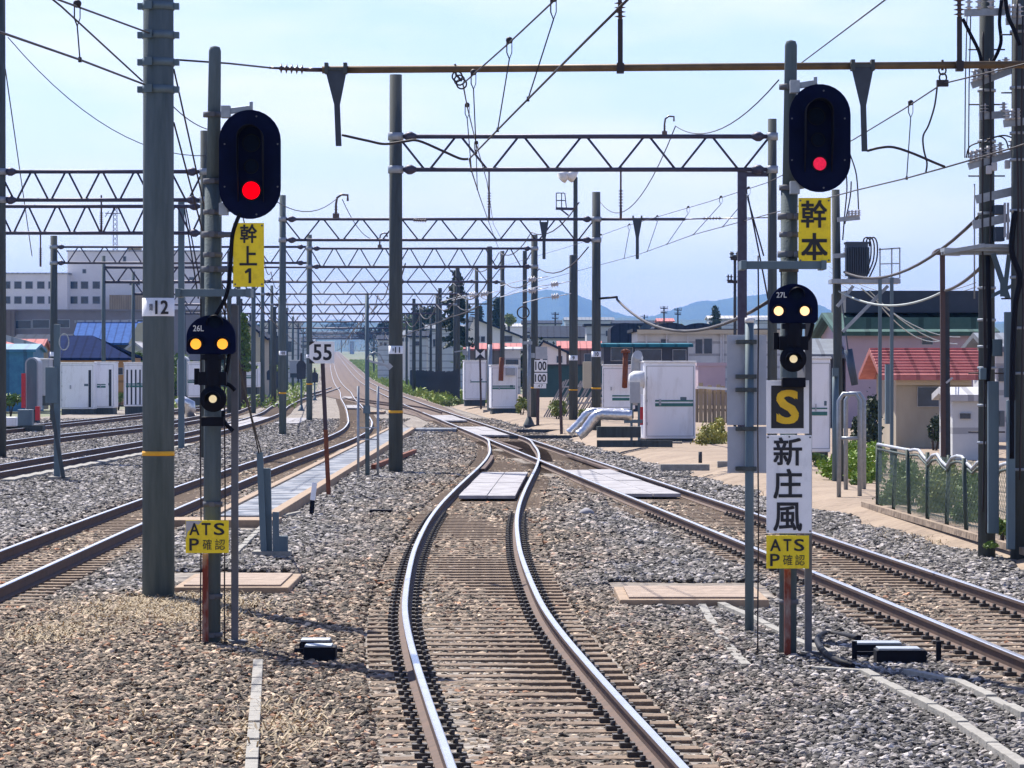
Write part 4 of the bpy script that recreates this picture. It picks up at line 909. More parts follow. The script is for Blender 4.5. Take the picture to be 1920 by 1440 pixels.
for px, top, d, lab in ((1245, 574, 520, 'far utility pole, left of a pair above the white building'), (1271, 577, 540, 'far utility pole, right of a pair above the white building'), (1208, 590, 700, 'faint far utility pole beside the blue hills'), (1041, 585, 640, 'far utility pole above the slate roof'), (885, 600, 700, 'far thin utility pole over the cream house')):
    crossarm_pole(lab, px, top, d, 3.2, [(top+4, 7), (top+12, 6)])
for px, top, d in ((452, 560, 300), (470, 590, 360), (492, 590, 290), (505, 600, 420), (514, 575, 265), (447, 520, 230), (430, 470, 210)):
    pole('utility_pole', 'one of the slim dark poles standing among the left sidings', px, 0, top, d, 9 if d < 300 else 6, 'concrete_dark', zb=0, group='slim poles among the left sidings')
# speed board 100/100/47 and neighbours
d = 160; t = thing('speed_board', 'stack of white speed plates reading 100, 100 and 47 on a dark rusty post', 'speed sign', gp(1008, 804))
b = MB(); p = at(1008, 804, d); b.bar((p.x, d, -.05), at(1010, 650, d), .14); b.build('post', 'hood_brown', t)
for (y0, y1, s, xa, xb, bo) in ((675, 697, '100', 1003.5, 1024.5, .02), (699, 719, '100', 1003, 1024, .02)):
    b = MB(); plate(b, 1002, y0, 1026, y1, d-.12, .02); s_ = b.build('speed_plate', 'white_sign', t); text(s, xa, y0+3, xb, y1-3, d-.125, 'black_letter', s_, bo)
b = MB(); plate(b, 1001, 719.6, 1024, 728, d-.12, .02); s_ = b.build('small_plate', 'white_sign', t); text('47', 1008, 721, 1018, 726.5, d-.125, 'black_letter', s_, .0)
b = MB(); plate(b, 1004, 650, 1026, 673, d-.1, .02); b.build('grey_plate', 'cabinet_grey', t)
t = thing('pipe_post', 'grey pipe post on a flared foot just left of the 100 speed plates', 'post', gp(992, 802)); d = dg(802)
b = MB(); p = gp(992, 802); b.cyl((p.x, d, 0), at(992, 638, d), .09, .085, n=10); b.build('pipe', 'galvanised', t); b = MB(); b.lathe((p.x, d, -.05), (p.x, d, .5), [(0, .36), (.2, .3), (1, .1)], 10); b.build('flared_foot', 'concrete_dark', t); b = MB(); plate(b, 981, 640, 998, 646, d-.2, .1); plate(b, 996, 662, 1003, 671, d-.2, .1); b.build('bracket', 'galvanised', t)
t = thing('pipe_post', 'thick grey pipe post in front of the middle white cabinet', 'post', gp(917, 775)); d = dg(777); p = gp(917, 777)
b = MB(); b.cyl((p.x, d, -.05), at(919, 646, d), .14, n=10); b.build('pipe', 'galvanised', t); b = MB(); b.box((p.x, d, .1), (.7, .5, .35)); b.build('foot', 'concrete', t)
t = thing('signal_post', 'grey post with cross lamp arms beside the small white tank cabinets', 'post', gp(879, 762)); d = dg(762); p = gp(879, 762)
b = MB(); b.cyl((p.x, d, -.05), at(878, 650, d), .12, n=8); b.build('pipe', 'galvanised', t); b = MB(); b.bar(at(852, 660, d), at(882, 655, d), .09); disc(b, 872, 661, d-.2, .2, .15); b.build('lamp_arm', 'galvanised', t)
d = 220; t = thing('cross_sign', 'black and white bow-tie marker sign on a dark post', 'sign', at(901, 765, d)); b = MB(); b.bar(at(902, 770, d), at(900, 670, d), .12); b.build('post', 'hood_brown', t); b = MB(); plate(b, 892, 655, 909, 672, d-.1, .03); s_ = b.build('sign_plate', 'white_sign', t)
for poly in ([(892, 655), (909, 655), (900.5, 663.5)], [(892, 672), (909, 672), (900.5, 663.5)]):
    b = MB(); P = [at(x, y, d-.1) for x, y in poly]; b.prism([(v.x, v.z) for v in P], d-.115, d-.1); b.build('black_triangle', 'black_letter', s_)
t = thing('dark_post', 'bare dark brown steel post right of the 100 speed plates', 'post', gp(1053, 818)); b = MB(); d = dg(818); b.bar(gp(1053, 818)-Vector((0, 0, .1)), at(1049, 648, d), .12); b.build('post', 'hood_brown', t)

# ---------------------------------------------------------------- overhead lines
def catenary(label, mess, cont, dr, rm=.011, rc=.012, group=None):
    p = Vector(cont[0]); t = thing('overhead_line', label, 'overhead wire', p, group)
    b = MB(); b.tube(mess, rm, 6); b.build('messenger_wire', 'wire', t)
    b = MB(); b.tube(cont, rc, 6); b.build('contact_wire', 'wire', t)
    def on(P, d):
        P = [Vector(q) for q in P]
        for a, c in zip(P, P[1:]):
            if min(a.y, c.y) <= d <= max(a.y, c.y): return a.lerp(c, (d-a.y)/(c.y-a.y))
    for d in dr:
        a, c = on(mess, d), on(cont, d)
        if a is None or c is None: continue
        b = MB(); w = .02*(1+d/80)
        b.tube([a+Vector((-w, 0, .02)), a+Vector((-w, 0, -.12)), a+Vector((0, 0, -.2)), c], .006*(1+d/120), 5); b.tube([a+Vector((w, 0, .02)), a+Vector((w, 0, -.12)), a+Vector((0, 0, -.2))], .006, 5)
        b.lathe(a+Vector((0, -.03, .03)), a+Vector((0, .03, .03)), [(0, .03), (.5, .045), (1, .03)], 10); b.box(c, (.03, .08, .05)); b.build('dropper', 'wire', t)
    return t
mess = [at(1052, -14, 37), at(1035, 5, 38.2), at(955, 80, 43), at(893, 135, 47), at(868, 157, 49), at(876, 200, 60), at(893, 270, 75), at(913, 340, 93), at(925, 420, 144), at(940, 448, 165)]
cont = [at(1190, -14, 27), at(1100, 75, 31), at(960, 216, 40.5), at(880, 298, 49), at(884, 320, 60), at(900, 370, 85), at(925, 440, 144), at(935, 466, 183)]
catenary('catenary over the curving main track, coming down from the top centre to its clamp', mess, cont, (38, 43, 47.4, 60, 75))
mess = [at(1960, 110, 45.5), at(1900, 125, 46.5), at(1767, 157, 49), at(1697, 203, 55), at(1600, 262, 66), at(1440, 342, 93), at(1330, 378, 118), at(1180, 422, 150), at(1075, 460, 183), at(940, 500, 250)]
cont = [at(1960, 258, 45), at(1900, 277, 46.5), at(1772, 314, 49), at(1700, 334, 54), at(1600, 358, 63), at(1440, 402, 86), at(1300, 440, 112), at(1195, 478, 144), at(1000, 530, 210), at(860, 590, 330)]
catenary('catenary over the straight track, sagging from the right edge behind the right signal', mess, cont, (54, 100, 112, 125, 137, 150, 165))
b = MB(); b.tube(soft([at(x, y, 50) for x, y in ((1757, 165), (1752, 200), (1741, 235), (1731, 255), (1732, 280), (1738, 305), (1736, 323))]), .014, 6); tag(b.build('jumper_wire', 'wire'), 'thick curling jumper wire right of the second hanging bracket', 'wire')
mess = [at(-30, -40, 30), at(100, -4, 34), at(185, 27, 38), at(280, 62, 41.5)]
cont = [at(-30, 50, 30), at(0, 60, 31), at(150, 112, 36), at(270, 158, 41.5)]
catenary('catenary ending on the thick left pole, upper and lower wire with one dropper', mess, cont, (36,))
wire('overhead_wire', 'straight wire crossing from the top left down to the thick pole', [at(90, -8, 36), at(115, 12, 37), at(267, 152, 41.6)], .011, 'overhead wire')
wire('overhead_wire', 'thin sagging wire from the left edge down behind the thick pole', sag(at(15, 70, 100), at(390, 292, 108), .9), .014, 'overhead wire')
wire('overhead_wire', 'thin wire from behind the thick pole past the left mast', sag(at(325, 200, 80), at(400, 245, 93), .1), .014, 'overhead wire')
wire('overhead_wire', 'thin feeder wire sagging right of the left signal to the horn on the second gantry', sag(at(400, 240, 100), at(632, 372, 144), 1.3), .018, 'overhead wire')
wire('overhead_wire', 'thin feeder wire running down from the second gantry horn behind the pole plated 11', sag(at(642, 374, 144), at(712, 446, 183), .6), .018, 'overhead wire')
wire('overhead_wire', 'thin feeder wire swooping from the large gantry horn up to the right signal', sag(at(1266, 236, 93), at(1460, 150, 60), .5), .013, 'overhead wire')
wire('overhead_wire', 'thin wire rising from the pipe beam to the top right sky', [at(1500, 120, 55), at(1670, -8, 40)], .01, 'overhead wire')
wire('overhead_wire', 'thin feeder wire falling from the large gantry horn to the gantry behind', sag(at(1266, 238, 93), at(1125, 378, 144), 1.2), .016, 'overhead wire')
wire('overhead_wire', 'thin diagonal wire leaving the left edge and falling past the left gantries', [at(10, 130, 108), at(60, 480, 150)], .02, 'overhead wire')
for i, (x0, y0, x1, y1, d0, d1) in enumerate([(1402, 372, 1432, 480, 93, 93), (1402, 366, 1440, 560, 93, 93)]): wire('stay_wire', ('shorter', 'longer')[i]+' stay wire slanting from the steel column left of the right signal', [at(x0, y0, d0), at(x1, y1, d1)], .022)
for i, (x0, x1) in enumerate(((345, 372), (348, 381))): wire('stay_wire', ('left', 'right')[i]+' stay wire falling from the steel column behind the left signal', [at(x0, 386, 118), at(x1, 560, 118)], .025)
for i, (x, y, x2, y2) in enumerate([(330, 60, 385, 470), (0, 180, 40, 350)]): pass
# bundle of far wires above the tracks
for i, (off, z0, lab) in enumerate([(-3.2, 7.2, 'upper far wire over the left track'), (-4.4, 5.4, 'lower far contact wire over the left track'), (-9.5, 5.5, 'far contact wire over the sidings'), (.4, 6.6, 'far messenger wire over the straight track'), (0, 5.4, 'far contact wire over the straight track'), (4.2, 9.8, 'far feeder wire along the right gantry poles'), (4.6, 7.9, 'far lower feeder wire along the right gantry poles'), (-10.2, 9.6, 'far feeder wire along the left gantry poles')]):
    P = []
    for d in [150, 183, 215, 250, 292, 340, 400, 470, 560, 670, 800, 960, 1200]: P.append(Vector((float(right_x(d))+off, d, hgt(d)+z0)))
    Q = []
    for a, c in zip(P, P[1:]): Q += sag(a, c, .25+.01*(c.y-a.y) if z0 > 6 else .05, 6)
    b = MB(); b.tube(Q, .03, 5); tag(b.build('overhead_line', 'wire'), lab, 'overhead wire')
# thick drooping cables at the right
wire('drooping_cable', 'thick black cable drooping from the second gantry pole to behind the right signal', [at(1122, 560, 144), at(1157, 557, 143)]+sag(at(1157, 562, 143), at(1440, 566, 90), 1.0), .05, 'cable')
wire('drooping_cable', 'thick black cable rising from the transformer pole to the big right poles', sag(at(1583, 510, 79), at(1838, 403, 52), .45), .028, 'cable')
wire('drooping_cable', 'thick black cable sagging from the dark double post to the big right poles', sag(at(1772, 545, 74), at(1840, 500, 52), .06), .03, 'cable')
wire('drooping_cable', 'pale sagging cable between the transformer pole and the dark double post', sag(at(1573, 546, 79), at(1772, 545, 74), .32), .025, 'cable', 'wire_pale')
for i, (x0, y0, x1, y1) in enumerate([(1615, 540, 1800, 632), (1630, 545, 1795, 645), (1640, 560, 1760, 640)]):
    wire('service_wire', ('upper', 'middle', 'lower')[i]+' thin pale service wire slanting from the platform to the red-roofed house', sag(at(x0, y0, 80), at(x1, y1, 110), .3), .014, 'wire', 'wire_pale')
for i in range(3): wire('power_line', ('top', 'middle', 'bottom')[i]+' faint distant power line over the right houses', sag(at(1555, 500+i*9, 400), at(1830, 530+i*8, 300), 2), .04, 'wire', 'wire_grey')
# ---------------------------------------------------------------- big poles and equipment at the right edge
DR = 50.0
def bigpole(label, px, d, w, topz=9.5):
    X = at(px, 0, d).x; t = thing('utility_pole', label, 'pole', (X, d, VZ)); b = MB(); r = m(w, d)/2
    b.tube([(X, d, 0), (X, d, topz)], [r, r*.8], 20); b.build('shaft', 'concrete_dark', t); return t, X, r
t1, X1, r1 = bigpole('tall equipment pole near the right edge with switchgear and step bolts', 1850, DR, 33)
t2, X2, r2 = bigpole('tallest rightmost pole, cut by the right edge of the view', 1912, DR-.6, 36)
for t, X, r, d, ys in ((t1, X1, r1, DR, (93, 196, 330, 700, 810)), (t2, X2, r2, DR-.6, (65, 174, 560))):
    for y in ys:
        b = MB(); z = at(0, y, d).z; b.cyl((X-.26, d, z), (X+(.26 if t is t1 else 0), d, z), .012, n=6); b.build('step_bolt', 'wire', t)
    for y in ((170, 265, 400, 540, 600, 650, 690, 760, 830) if t is t1 else (42, 60, 165, 250, 300, 395, 520, 615, 700, 880)):
        b = MB(); z = at(0, y, d).z; b.cyl((X, d, z-.02), (X, d, z+.02), r+.008, n=16); b.build('strap', 'galvanised', t)
def xarm(t, d, x0, x1, y0, y1, ins, up=True, mname='insulator_grey', hh=.16):
    b = MB(); P, Q = at(x0, y0, d-.2), at(x1, y1, d-.2); b.bar(P, Q, .1, .09); a = b.build('cross_arm', 'galvanised', t)
    for e in ins:
        p = P.lerp(Q, e); b = MB(); insul(b, p+Vector((0, -.06, .04)), p+Vector((0, -.06, .05+hh)), 3, .065); b.build('pin_insulator', mname, a)
xarm(t1, DR, 1822, 1906, 160, 128, (.05, .15, .3, .45, .6, .75)); xarm(t1, DR, 1816, 1910, 312, 285, (.04, .14, .24, .38, .5, .62, .85)); xarm(t1, DR, 1808, 1884, 24, 22, (.1, .35, .65, .95), hh=.22)
b = MB()
for x, y in ((1855, 318), (1865, 312), (1890, 308)): plate(b, x-5, y-8, x+5, y+8, DR-.4, .1)
b.build('cutout_box', 'insulator_grey', t1, bevel=.01)
for (x0, y0, x1, y1, h) in ((1830, 374, 1902, 358, .11), (1824, 422, 1892, 408, .09)):
    b = MB(); b.bar(at(x0, y0, DR-.25), at(x1, y1, DR-.25), .12, h); b.build('channel_arm', 'galvanised', t1)
b = MB(); plate(b, 1866, 384, 1884, 402, DR-.3, .3); plate(b, 1866, 425, 1884, 452, DR-.3, .3); b.build('switch_box', 'transformer', t1, bevel=.01)
b = MB()
for x in (1884, 1890): b.bar(at(x, 380, DR-.35), at(x, 445, DR-.35), .03)
plate(b, 1889, 437, 1900, 449, DR-.35, .12); b.build('fuse_rods', 'insulator_grey', t1)
for (x0, y0, x1, y1) in ((1862, 636, 1880, 668), (1838, 690, 1850, 712), (1874, 770, 1884, 800)):
    b = MB(); plate(b, x0, y0, x1, y1, DR-.42, .14); b.build('junction_box', 'steel_teal' if y0 < 700 else 'cabinet_grey', t1, bevel=.008)
for pts in ([(1843, 60), (1844, 200), (1842, 420), (1846, 700), (1843, 960)], [(1856, 110), (1858, 300), (1856, 470)], [(1850, 480), (1848, 620), (1851, 800), (1849, 1000)]):
    b = MB(); b.tube(soft([at(x, y, DR-.3) for x, y in pts]), .014, 6); b.build('riser_cable', 'wire', t1)
for pts in ([(1908, 0), (1905, 180), (1909, 400), (1904, 620)], [(1918, 30), (1915, 300), (1918, 560), (1912, 900)]):
    b = MB(); b.tube(soft([at(x, y, DR-.95) for x, y in pts]), .016, 6); b.build('riser_cable', 'wire', t2)
xarm(t1, DR, 1836, 1892, 218, 214, (.15, .8), hh=.12); xarm(t2, DR-.6, 1882, 1934, 232, 226, (.1, .3, .5), hh=.14); xarm(t2, DR-.6, 1886, 1934, 40, 38, (.1, .3, .5), hh=.18)
t = thing('pole_platform', 'grey steel equipment platform bracketed between the two big right poles', 'platform', at(1850, 475, DR))
b = MB(); P, Q = at(1770, 468, DR-.3), at(1930, 466, DR-.3); b.box(((P.x+Q.x)/2, DR-.1, P.z), (Q.x-P.x, .5, .05)); b.bar(at(1770, 473, DR-.4), at(1846, 460, DR-.4), .06, .1); b.bar(at(1845, 461, DR-.4), at(1895, 461, DR-.4), .05, .09); b.bar(at(1765, 475, DR-.2), at(1930, 474, DR-.2), .05); b.build('deck', 'galvanised', t, bevel=.004)
b = MB(); b.bar(at(1862, 476, DR-.25), at(1890, 560, DR-.25), .07); b.bar(at(1892, 478, DR-.25), at(1884, 545, DR-.25), .06); b.bar(at(1850, 560, DR-.25), at(1905, 532, DR-.25), .05); plate(b, 1876, 530, 1888, 556, DR-.28, .05); b.build('brace', 'steel_teal', t)
b = MB(); b.cyl(at(1827, 345, DR-.25), at(1827, 560, DR-.25), .012, n=6)
b.build('ladder_rod', 'galvanised', t)
for (px, y0, y1, w, d, lab) in ((1862, 715, 1000, 20, DR-.45, 'grey-teal cable duct standing against the nearer big pole'), (1895, 750, 1030, 15, DR-.9, 'grey-teal cable duct at the foot of the rightmost pole'), (1890, 585, 745, 13, DR-.7, 'upper length of teal cable duct on the rightmost pole')):
    b = MB(); p, q = at(px, y1, d), at(px, y0, d); b.box((p.x, d, (p.z+q.z)/2), (m(w, d), .14, q.z-p.z)); tag(b.build('cable_duct', 'steel_teal', bevel=.01), lab, 'cable duct')
for i, (pts, rr, lab) in enumerate([([(1805, 35), (1820, 65), (1836, 98), (1842, 130)], .03, 'black lead looping down left of the nearer big pole'), ([(1878, 0), (1874, 40), (1877, 75), (1872, 95), (1862, 115)], .03, 'black lead looping down right of the nearer big pole'), ([(1885, -5), (1890, 30), (1901, 55), (1912, 85)], .035, 'thick black cable bending onto the rightmost pole'), ([(1903, 395), (1897, 470), (1912, 520), (1903, 580), (1898, 700), (1897, 860)], .05, 'thick black cable running down the rightmost pole'), ([(1852, 480), (1856, 640), (1852, 720)], .04, 'black cable running down the nearer big pole')]):
    b = MB(); b.tube(soft([at(x, y, DR-.95 if i in (2, 3) else DR-.35) for x, y in pts]), rr*.85, 8); tag(b.build('pole_cable', 'black_paint'), lab, 'cable')
for i, x in enumerate((1810, 1817)): wire('hanging_lead', ('left', 'right')[i]+' of two thin leads hanging from the top cross arm to the insulators below', [at(x+3, 30, DR-.3), at(x, 160, DR-.3), at(x-1, 296, DR-.3)], .009)
for i, pts in enumerate(([(1812, 296), (1818, 275), (1840, 266)], [(1845, 268), (1870, 256), (1885, 262), (1891, 280)], [(1850, 262), (1880, 254), (1900, 260), (1908, 272)])): wire('jumper_loop', ('left', 'middle', 'right')[i]+' arched jumper loop above the second insulator arm', soft([at(x, y, DR-.3) for x, y in pts]), .011)
# dark double post with lamp hood
d = 74; t = thing('lamp_post', 'dark brown double post with a half-round lamp hood on its tip', 'lamp post', at(1773, 842, d)); t.location.z = VZ; t['_o'] = [t.location.x, d, VZ]
b = MB(); b.bar((at(1769, 0, d).x, d, 0), at(1767, 476, d), .1); b.build('main_post', 'hood_brown', t); b = MB(); b.bar((at(1779, 0, d).x, d+.1, 0), at(1775, 548, d+.1), .1); b.build('second_post', 'fence_dark', t)
b = MB(); p = at(1763, 478, d); b.prism([(p.x+.17*math.cos(a), p.z+.14*math.sin(a)) for a in np.linspace(0, math.pi, 12)], d-.2, d+.15); b.build('lamp_hood', 'hood_brown', t)
b = MB(); b.bar(at(1774, 718, d-.1), at(1786, 708, d-.1), .04); b.bar(at(1766, 477, d), at(1800, 478, d), .05); b.build('bracket', 'cabinet_grey', t)
# transformer platform pole
d = 79; t = thing('transformer_pole', 'pole carrying a ribbed blue-grey transformer on a railed bracket platform', 'pole', (at(1572, 0, d).x, d, VZ))
b = MB(); X = at(1568, 0, d).x; b.cyl((at(1575, 0, d).x, d+.15, 0), (at(1568, 0, d).x, d+.15, at(0, 355, d).z), .11, .09, n=14); b.build('shaft', 'concrete_dark', t)
b = MB(); X = at(1566, 0, d).x; b.cyl((X, d-.05, 0), (X, d-.05, at(0, 690, d).z), .075, n=12); plate(b, 1561, 690, 1572, 706, d-.18, .12); b.build('cable_pipe', 'steel_teal', t)
b = MB(); P, Q = at(1556, 528, d), at(1685, 530, d); b.box(((P.x+Q.x)/2, d, P.z), (Q.x-P.x, .8, .1)); b.box((at(1660, 522, d).x, d, at(0, 524, d).z), (.55, .7, .06)); b.build('platform', 'galvanised', t, bevel=.004)
for a, c in (((1665, 536), (1580, 622)), ((1600, 536), (1570, 575))):
    b = MB(); b.bar(at(*a, d-.3), at(*c, d-.3), .07, .07); b.build('brace', 'galvanised', t)
b = MB(); c = at(1605, 0, d); zb_, zt_ = at(0, 518, d).z, at(0, 457, d).z; b.box((c.x, d-.1, (zb_+zt_)/2), (m(40, d), .45, zt_-zb_))
for k in range(11): b.box((c.x-m(21, d)+m(42, d)*k/10, d-.36, (zb_+zt_)/2-.02), (.02, .12, (zt_-zb_)*.82))
b.box((c.x, d-.1, zt_+.01), (m(44, d), .5, .05)); b.box((c.x, d-.1, zb_-.05), (m(30, d), .4, .1)); b.build('transformer', 'transformer', t, bevel=.008)
for k, x in enumerate((1628, 1634, 1640)): b = MB(); b.tube(soft([at(*q, d-.3) for q in ((x-10, 462), (x-8, 448), (x, 446), (x+5, 460), (x+3, 490), (x-10, 520))]), .018, 6); b.build('lead_loop', 'wire', t)
b = MB()
for x in (1650, 1672, 1687): b.bar(at(x, 522, d-.3), at(x, 465, d-.3), .03)
b.bar(at(1648, 468, d-.3), at(1688, 465, d-.3), .03); b.bar(at(1650, 495, d-.3), at(1688, 494, d-.3), .025); b.build('railing', 'galvanised', t)
for x in (1650, 1672): b = MB(); q = at(x, 520, d-.4); b.bar((q.x, q.y, 0), q, .075); b.build('support_leg', 'steel_teal', t)
xarm(t, d, 1570, 1612, 412, 408, (.5, .65, .8, .95), hh=.13); xarm(t, d, 1562, 1600, 480, 478, (.6, .9), hh=.12)
b = MB(); c = at(1592, 655, d-.3); b.bar(at(1578, 560, d-.3), at(1590, 655, d-.3), .025); b.cyl(at(1590, 655, d-.3), at(1603, 722, d-.3), .1, .08, n=10); b.build('cable_sleeve', 'transformer', t)
for i, pts in enumerate(([(1584, 300), (1588, 350), (1584, 400), (1580, 450)], [(1594, 290), (1606, 330), (1610, 400)], [(1596, 340), (1594, 370), (1584, 420)])):
    wire('hanging_lead', ('left', 'right', 'middle')[i]+' thin lead dropping behind the oval head of the right signal', soft([at(x, y, d-.2) for x, y in pts]), .016)
# hoop rails
for i, (x0, x1, yt, yb) in enumerate(((1573, 1612, 739, 905), (1586, 1620, 738, 902))):
    dh = 70+i*3; P = [at(x0, yb, dh), at(x0, yt+12, dh), at(x0+8, yt, dh), at(x1-8, yt, dh), at(x1, yt+12, dh), at(x1, yb, dh)]; P[0].z = P[-1].z = .1
    b = MB(); b.tube(P, .045, 8); b.tube([at(x0, 822, dh), at(x1, 822, dh)], .035, 8); tag(b.build('hoop_rail', 'galvanised'), ('nearer', 'farther')[i]+' bent steel hoop rail in the bright weeds', 'rail')
# chain-link fence with kinked top rail
FA = Vector((6.75, 65, VZ)); FB = Vector((7.45, 47.5, VZ)); n = 9; t = thing('chain_link_fence', 'low green chain-link fence with a kinked pale top rail and soil behind', 'fence', FA)
for k in range(n+1):
    p = FA.lerp(FB, k/n); lean = .05*math.sin(k*2.1); b = MB(); b.cyl(p-Vector((0, 0, .2)), p+Vector((lean, 0, 1.12)), .035, n=8); b.build('fence_post', 'fence_green', t)
top = []; low = []
for k in range(4*n+1):
    p = FA.lerp(FB, k/(4*n)); s = [0, -.0, -.09, -.16, -.05, -.02, -.13, -.19, -.04][k % 9] if k > 8 else -.01*k*.3
    top.append(p+Vector((0, -.06, 1.13+s))); low.append(p+Vector((0, -.06, 1.04+s*.9)))
b = MB(); b.tube(top, .028, 8); b.build('top_rail', 'cabinet_grey', t); b = MB(); b.tube(low, .022, 8); b.build('lower_rail', 'fence_green', t)
b = MB(); L = (FB-FA).length; u = (FB-FA)/L; hgt_f = 1.05; s = .14; k = -hgt_f
while k < L:
    for sg in (1, -1):
        a0, a1 = k, k+hgt_f; z0, z1 = (0, hgt_f) if sg == 1 else (hgt_f, 0)
        if a0 < 0: z0 = z0+(z1-z0)*(-a0)/(a1-a0); a0 = 0
        if a1 > L: z1 = z0+(z1-z0)*(L-a0)/(a1-a0); a1 = L
        if a1 > a0: b.bar(FA+u*a0+Vector((sg*.004, 0, z0+.03)), FA+u*a1+Vector((sg*.004, 0, z1+.03)), .0055)
    k += s
b.build('wire_mesh', 'mesh_wire', t)
b = MB()
for k in range(14): p = Vector((6.75-.16, 66, VZ)).lerp(Vector((7.45-.2, 46, VZ)), (k+.5)/14); b.box(p+Vector((0, 0, -.02)), (.09, 1.42, .1), rz=.035)
tag(b.build('fence_kerb', 'soil'), 'low concrete kerb along the foot of the chain-link fence', 'kerb')

for i, (x, y, dd, lab) in enumerate([(1040, 533, 170, 'upper pale round insulator right of the dark slim pole'), (1041, 556, 170, 'lower pale round insulator right of the dark slim pole'), (908, 551, 210, 'pale insulator pair left of the pole over the cream house'), (887, 553, 212, 'leftmost pale insulator before the dark conifer'), (998, 524, 180, 'pale insulator hanging on the third gantry right pole'), (998, 545, 180, 'lower pale insulator on the third gantry right pole')]):
    b = MB(); p = at(x-7, y+1, dd); q = at(x+7, y-1, dd); insul(b, p, q, 3, m(7, dd), .5); b.tube([at(x-60, y+12, dd+6), at(x-25, y+3, dd), p], .02, 5); b.tube([q, at(x+30, y-6, dd)], .02, 5); tag(b.build('wire_insulator', 'insulator_grey'), lab, 'insulator')
b = MB(); c = at(981, 586, 226); b.tube([c+Vector((m(11, 226)*math.cos(a), 0, m(11, 226)*math.sin(a))) for a in np.linspace(0, 2*math.pi, 25)], .05, 6); b.bar(c+Vector((0, 0, -.45)), c+Vector((0, .5, -.45)), .05); tag(b.build('cable_ring', 'wire'), 'coiled cable ring hung on the dark slim pole', 'cable')
# ---------------------------------------------------------------- white equipment cabinets
def cabinet(label, x0, x1, y0, y1, d, depth=1.6, rz=0.0, stripes=None, legs=.25, body='cabinet_white', side='cabinet_white', doors=0, group=None, z0=None, gaps=()):
    p, q = at(x0, y1, d), at(x1, y0, d); cx = (p.x+q.x)/2; zb = p.z; w = q.x-p.x; h = q.z-p.z; zg = z0 if z0 is not None else 0
    t = thing('equipment_cabinet', label, 'cabinet', (cx, d, min(zb, zg)), group); Mz = Matrix.Rotation(rz, 3, 'Z'); O = Vector((cx, d, 0))
    def wp(u, v, z): return O+Mz @ Vector((u, v, 0))+Vector((0, 0, z))
    def bx(b, u0, u1, v0, v1, za, zc): b.box(wp((u0+u1)/2, (v0+v1)/2, (za+zc)/2), (u1-u0, v1-v0, zc-za), M4=Mz)
    b = MB(); bx(b, -w/2, w/2, 0, depth, zb, q.z); b.build('body', body, t, bevel=.04)
    b = MB(); bx(b, -w/2-.03, w/2+.03, -.04, depth+.04, q.z-.01, q.z+.06); b.build('roof', 'cabinet_top', t, bevel=.02)
    b = MB()
    bx(b, -w/2+.06, w/2-.06, .06, depth-.06, zb-legs, zb+.001); b.build('plinth', 'concrete_dark', t)
    b = MB()
    for e in (-1, 1): bx(b, e*w*.46-.012, e*w*.46+.012, -.012, .02, zb+.1, q.z-.12)
    bx(b, -w*.46, w*.46, -.012, .02, q.z-.13, q.z-.11); bx(b, -w*.46, w*.46, -.012, .02, zb+.09, zb+.11); b.build('door_frame', 'cabinet_grey', t)
    for g0, g1 in gaps: b = MB(); bx(b, m(g0-(x0+x1)/2, d), m(g1-(x0+x1)/2, d), -.008, .02, zb+.1, q.z-.5*h*.3); b.build('door_gap', 'door_gap', t)
    if stripes:
        for (ys0, ys1, xa, xb) in stripes:
            za, zc = at(0, ys1, d).z, at(0, ys0, d).z; b = MB(); bx(b, m(xa-(x0+x1)/2, d), m(xb-(x0+x1)/2, d), -.018, .02, za, zc); b.build('stripe', 'stripe_green', t)
    for zz in (.2, .5, .8): b = MB(); bx(b, -w*.47, -w*.445, -.03, .01, zb+h*zz-.05, zb+h*zz+.05); b.build('hinge', 'cabinet_grey', t)
    b = MB(); bx(b, w*.2, w*.32, -.008, .01, zb+h*.5, zb+h*.55); b.build('name_plate', 'steel_teal', t)
    b = MB(); bx(b, -w*.22, -w*.18, -.06, .01, zb+h*.44, zb+h*.52); b.build('handle', 'cabinet_grey', t)
    return t, wp
c1, wp = cabinet('large white cabinet with two green stripes, just right of the silver ducts', 1208, 1305, 680, 823, 122, 1.5, R(7), [(750, 753, 1228, 1300), (756, 762, 1228, 1300)], .22, z0=VZ)
b = MB(); p = at(1195, 712, 121.6); b.lathe(p+Vector((-.28, -.05, 0)), p+Vector((.22, 0, 0)), [(0, .2), (.3, .3), (1, .31)], 14); b.box(at(1197, 728, 121.6), (.3, .4, .4)); b.build('vent_cowl', 'cabinet_top', c1)
b = MB(); b.tube([at(1193, 760, 123), at(1194, 680, 123), at(1195, 670, 122.9), at(1196, 665, 122.6)], [.2, .2, .2, .16], 12); b.build('flue_pipe', 'cabinet_grey', c1)
b = MB(); plate(b, 1197, 763, 1206, 797, 121.2, .12); tag(b.build('hydrant_box', 'signal_red', bevel=.01), 'narrow red box on the left side of the large white cabinet', 'red box')
t = thing('meter_box', 'small grey meter box on a steel frame left of the large white cabinet', 'box', at(1190, 800, 120)); b = MB(); plate(b, 1181, 716, 1200, 756, 120, .3); b.build('box', 'cabinet_grey', t, bevel=.01)
b = MB()
for x in (1184, 1198): b.bar(at(x, 756, 120.1), at(x, 828, 120.1), .08)
b.bar(at(1170, 790, 120.1), at(1205, 790, 120.1), .12); b.build('stand', 'steel_teal', t)
c2, _ = cabinet('second white cabinet with a brown flue, behind the silver ducts', 1129, 1186, 686, 768, 150, 1.6, R(-6), [(741, 743.5, 1148, 1182), (746, 751, 1148, 1182)], .4, z0=VZ)
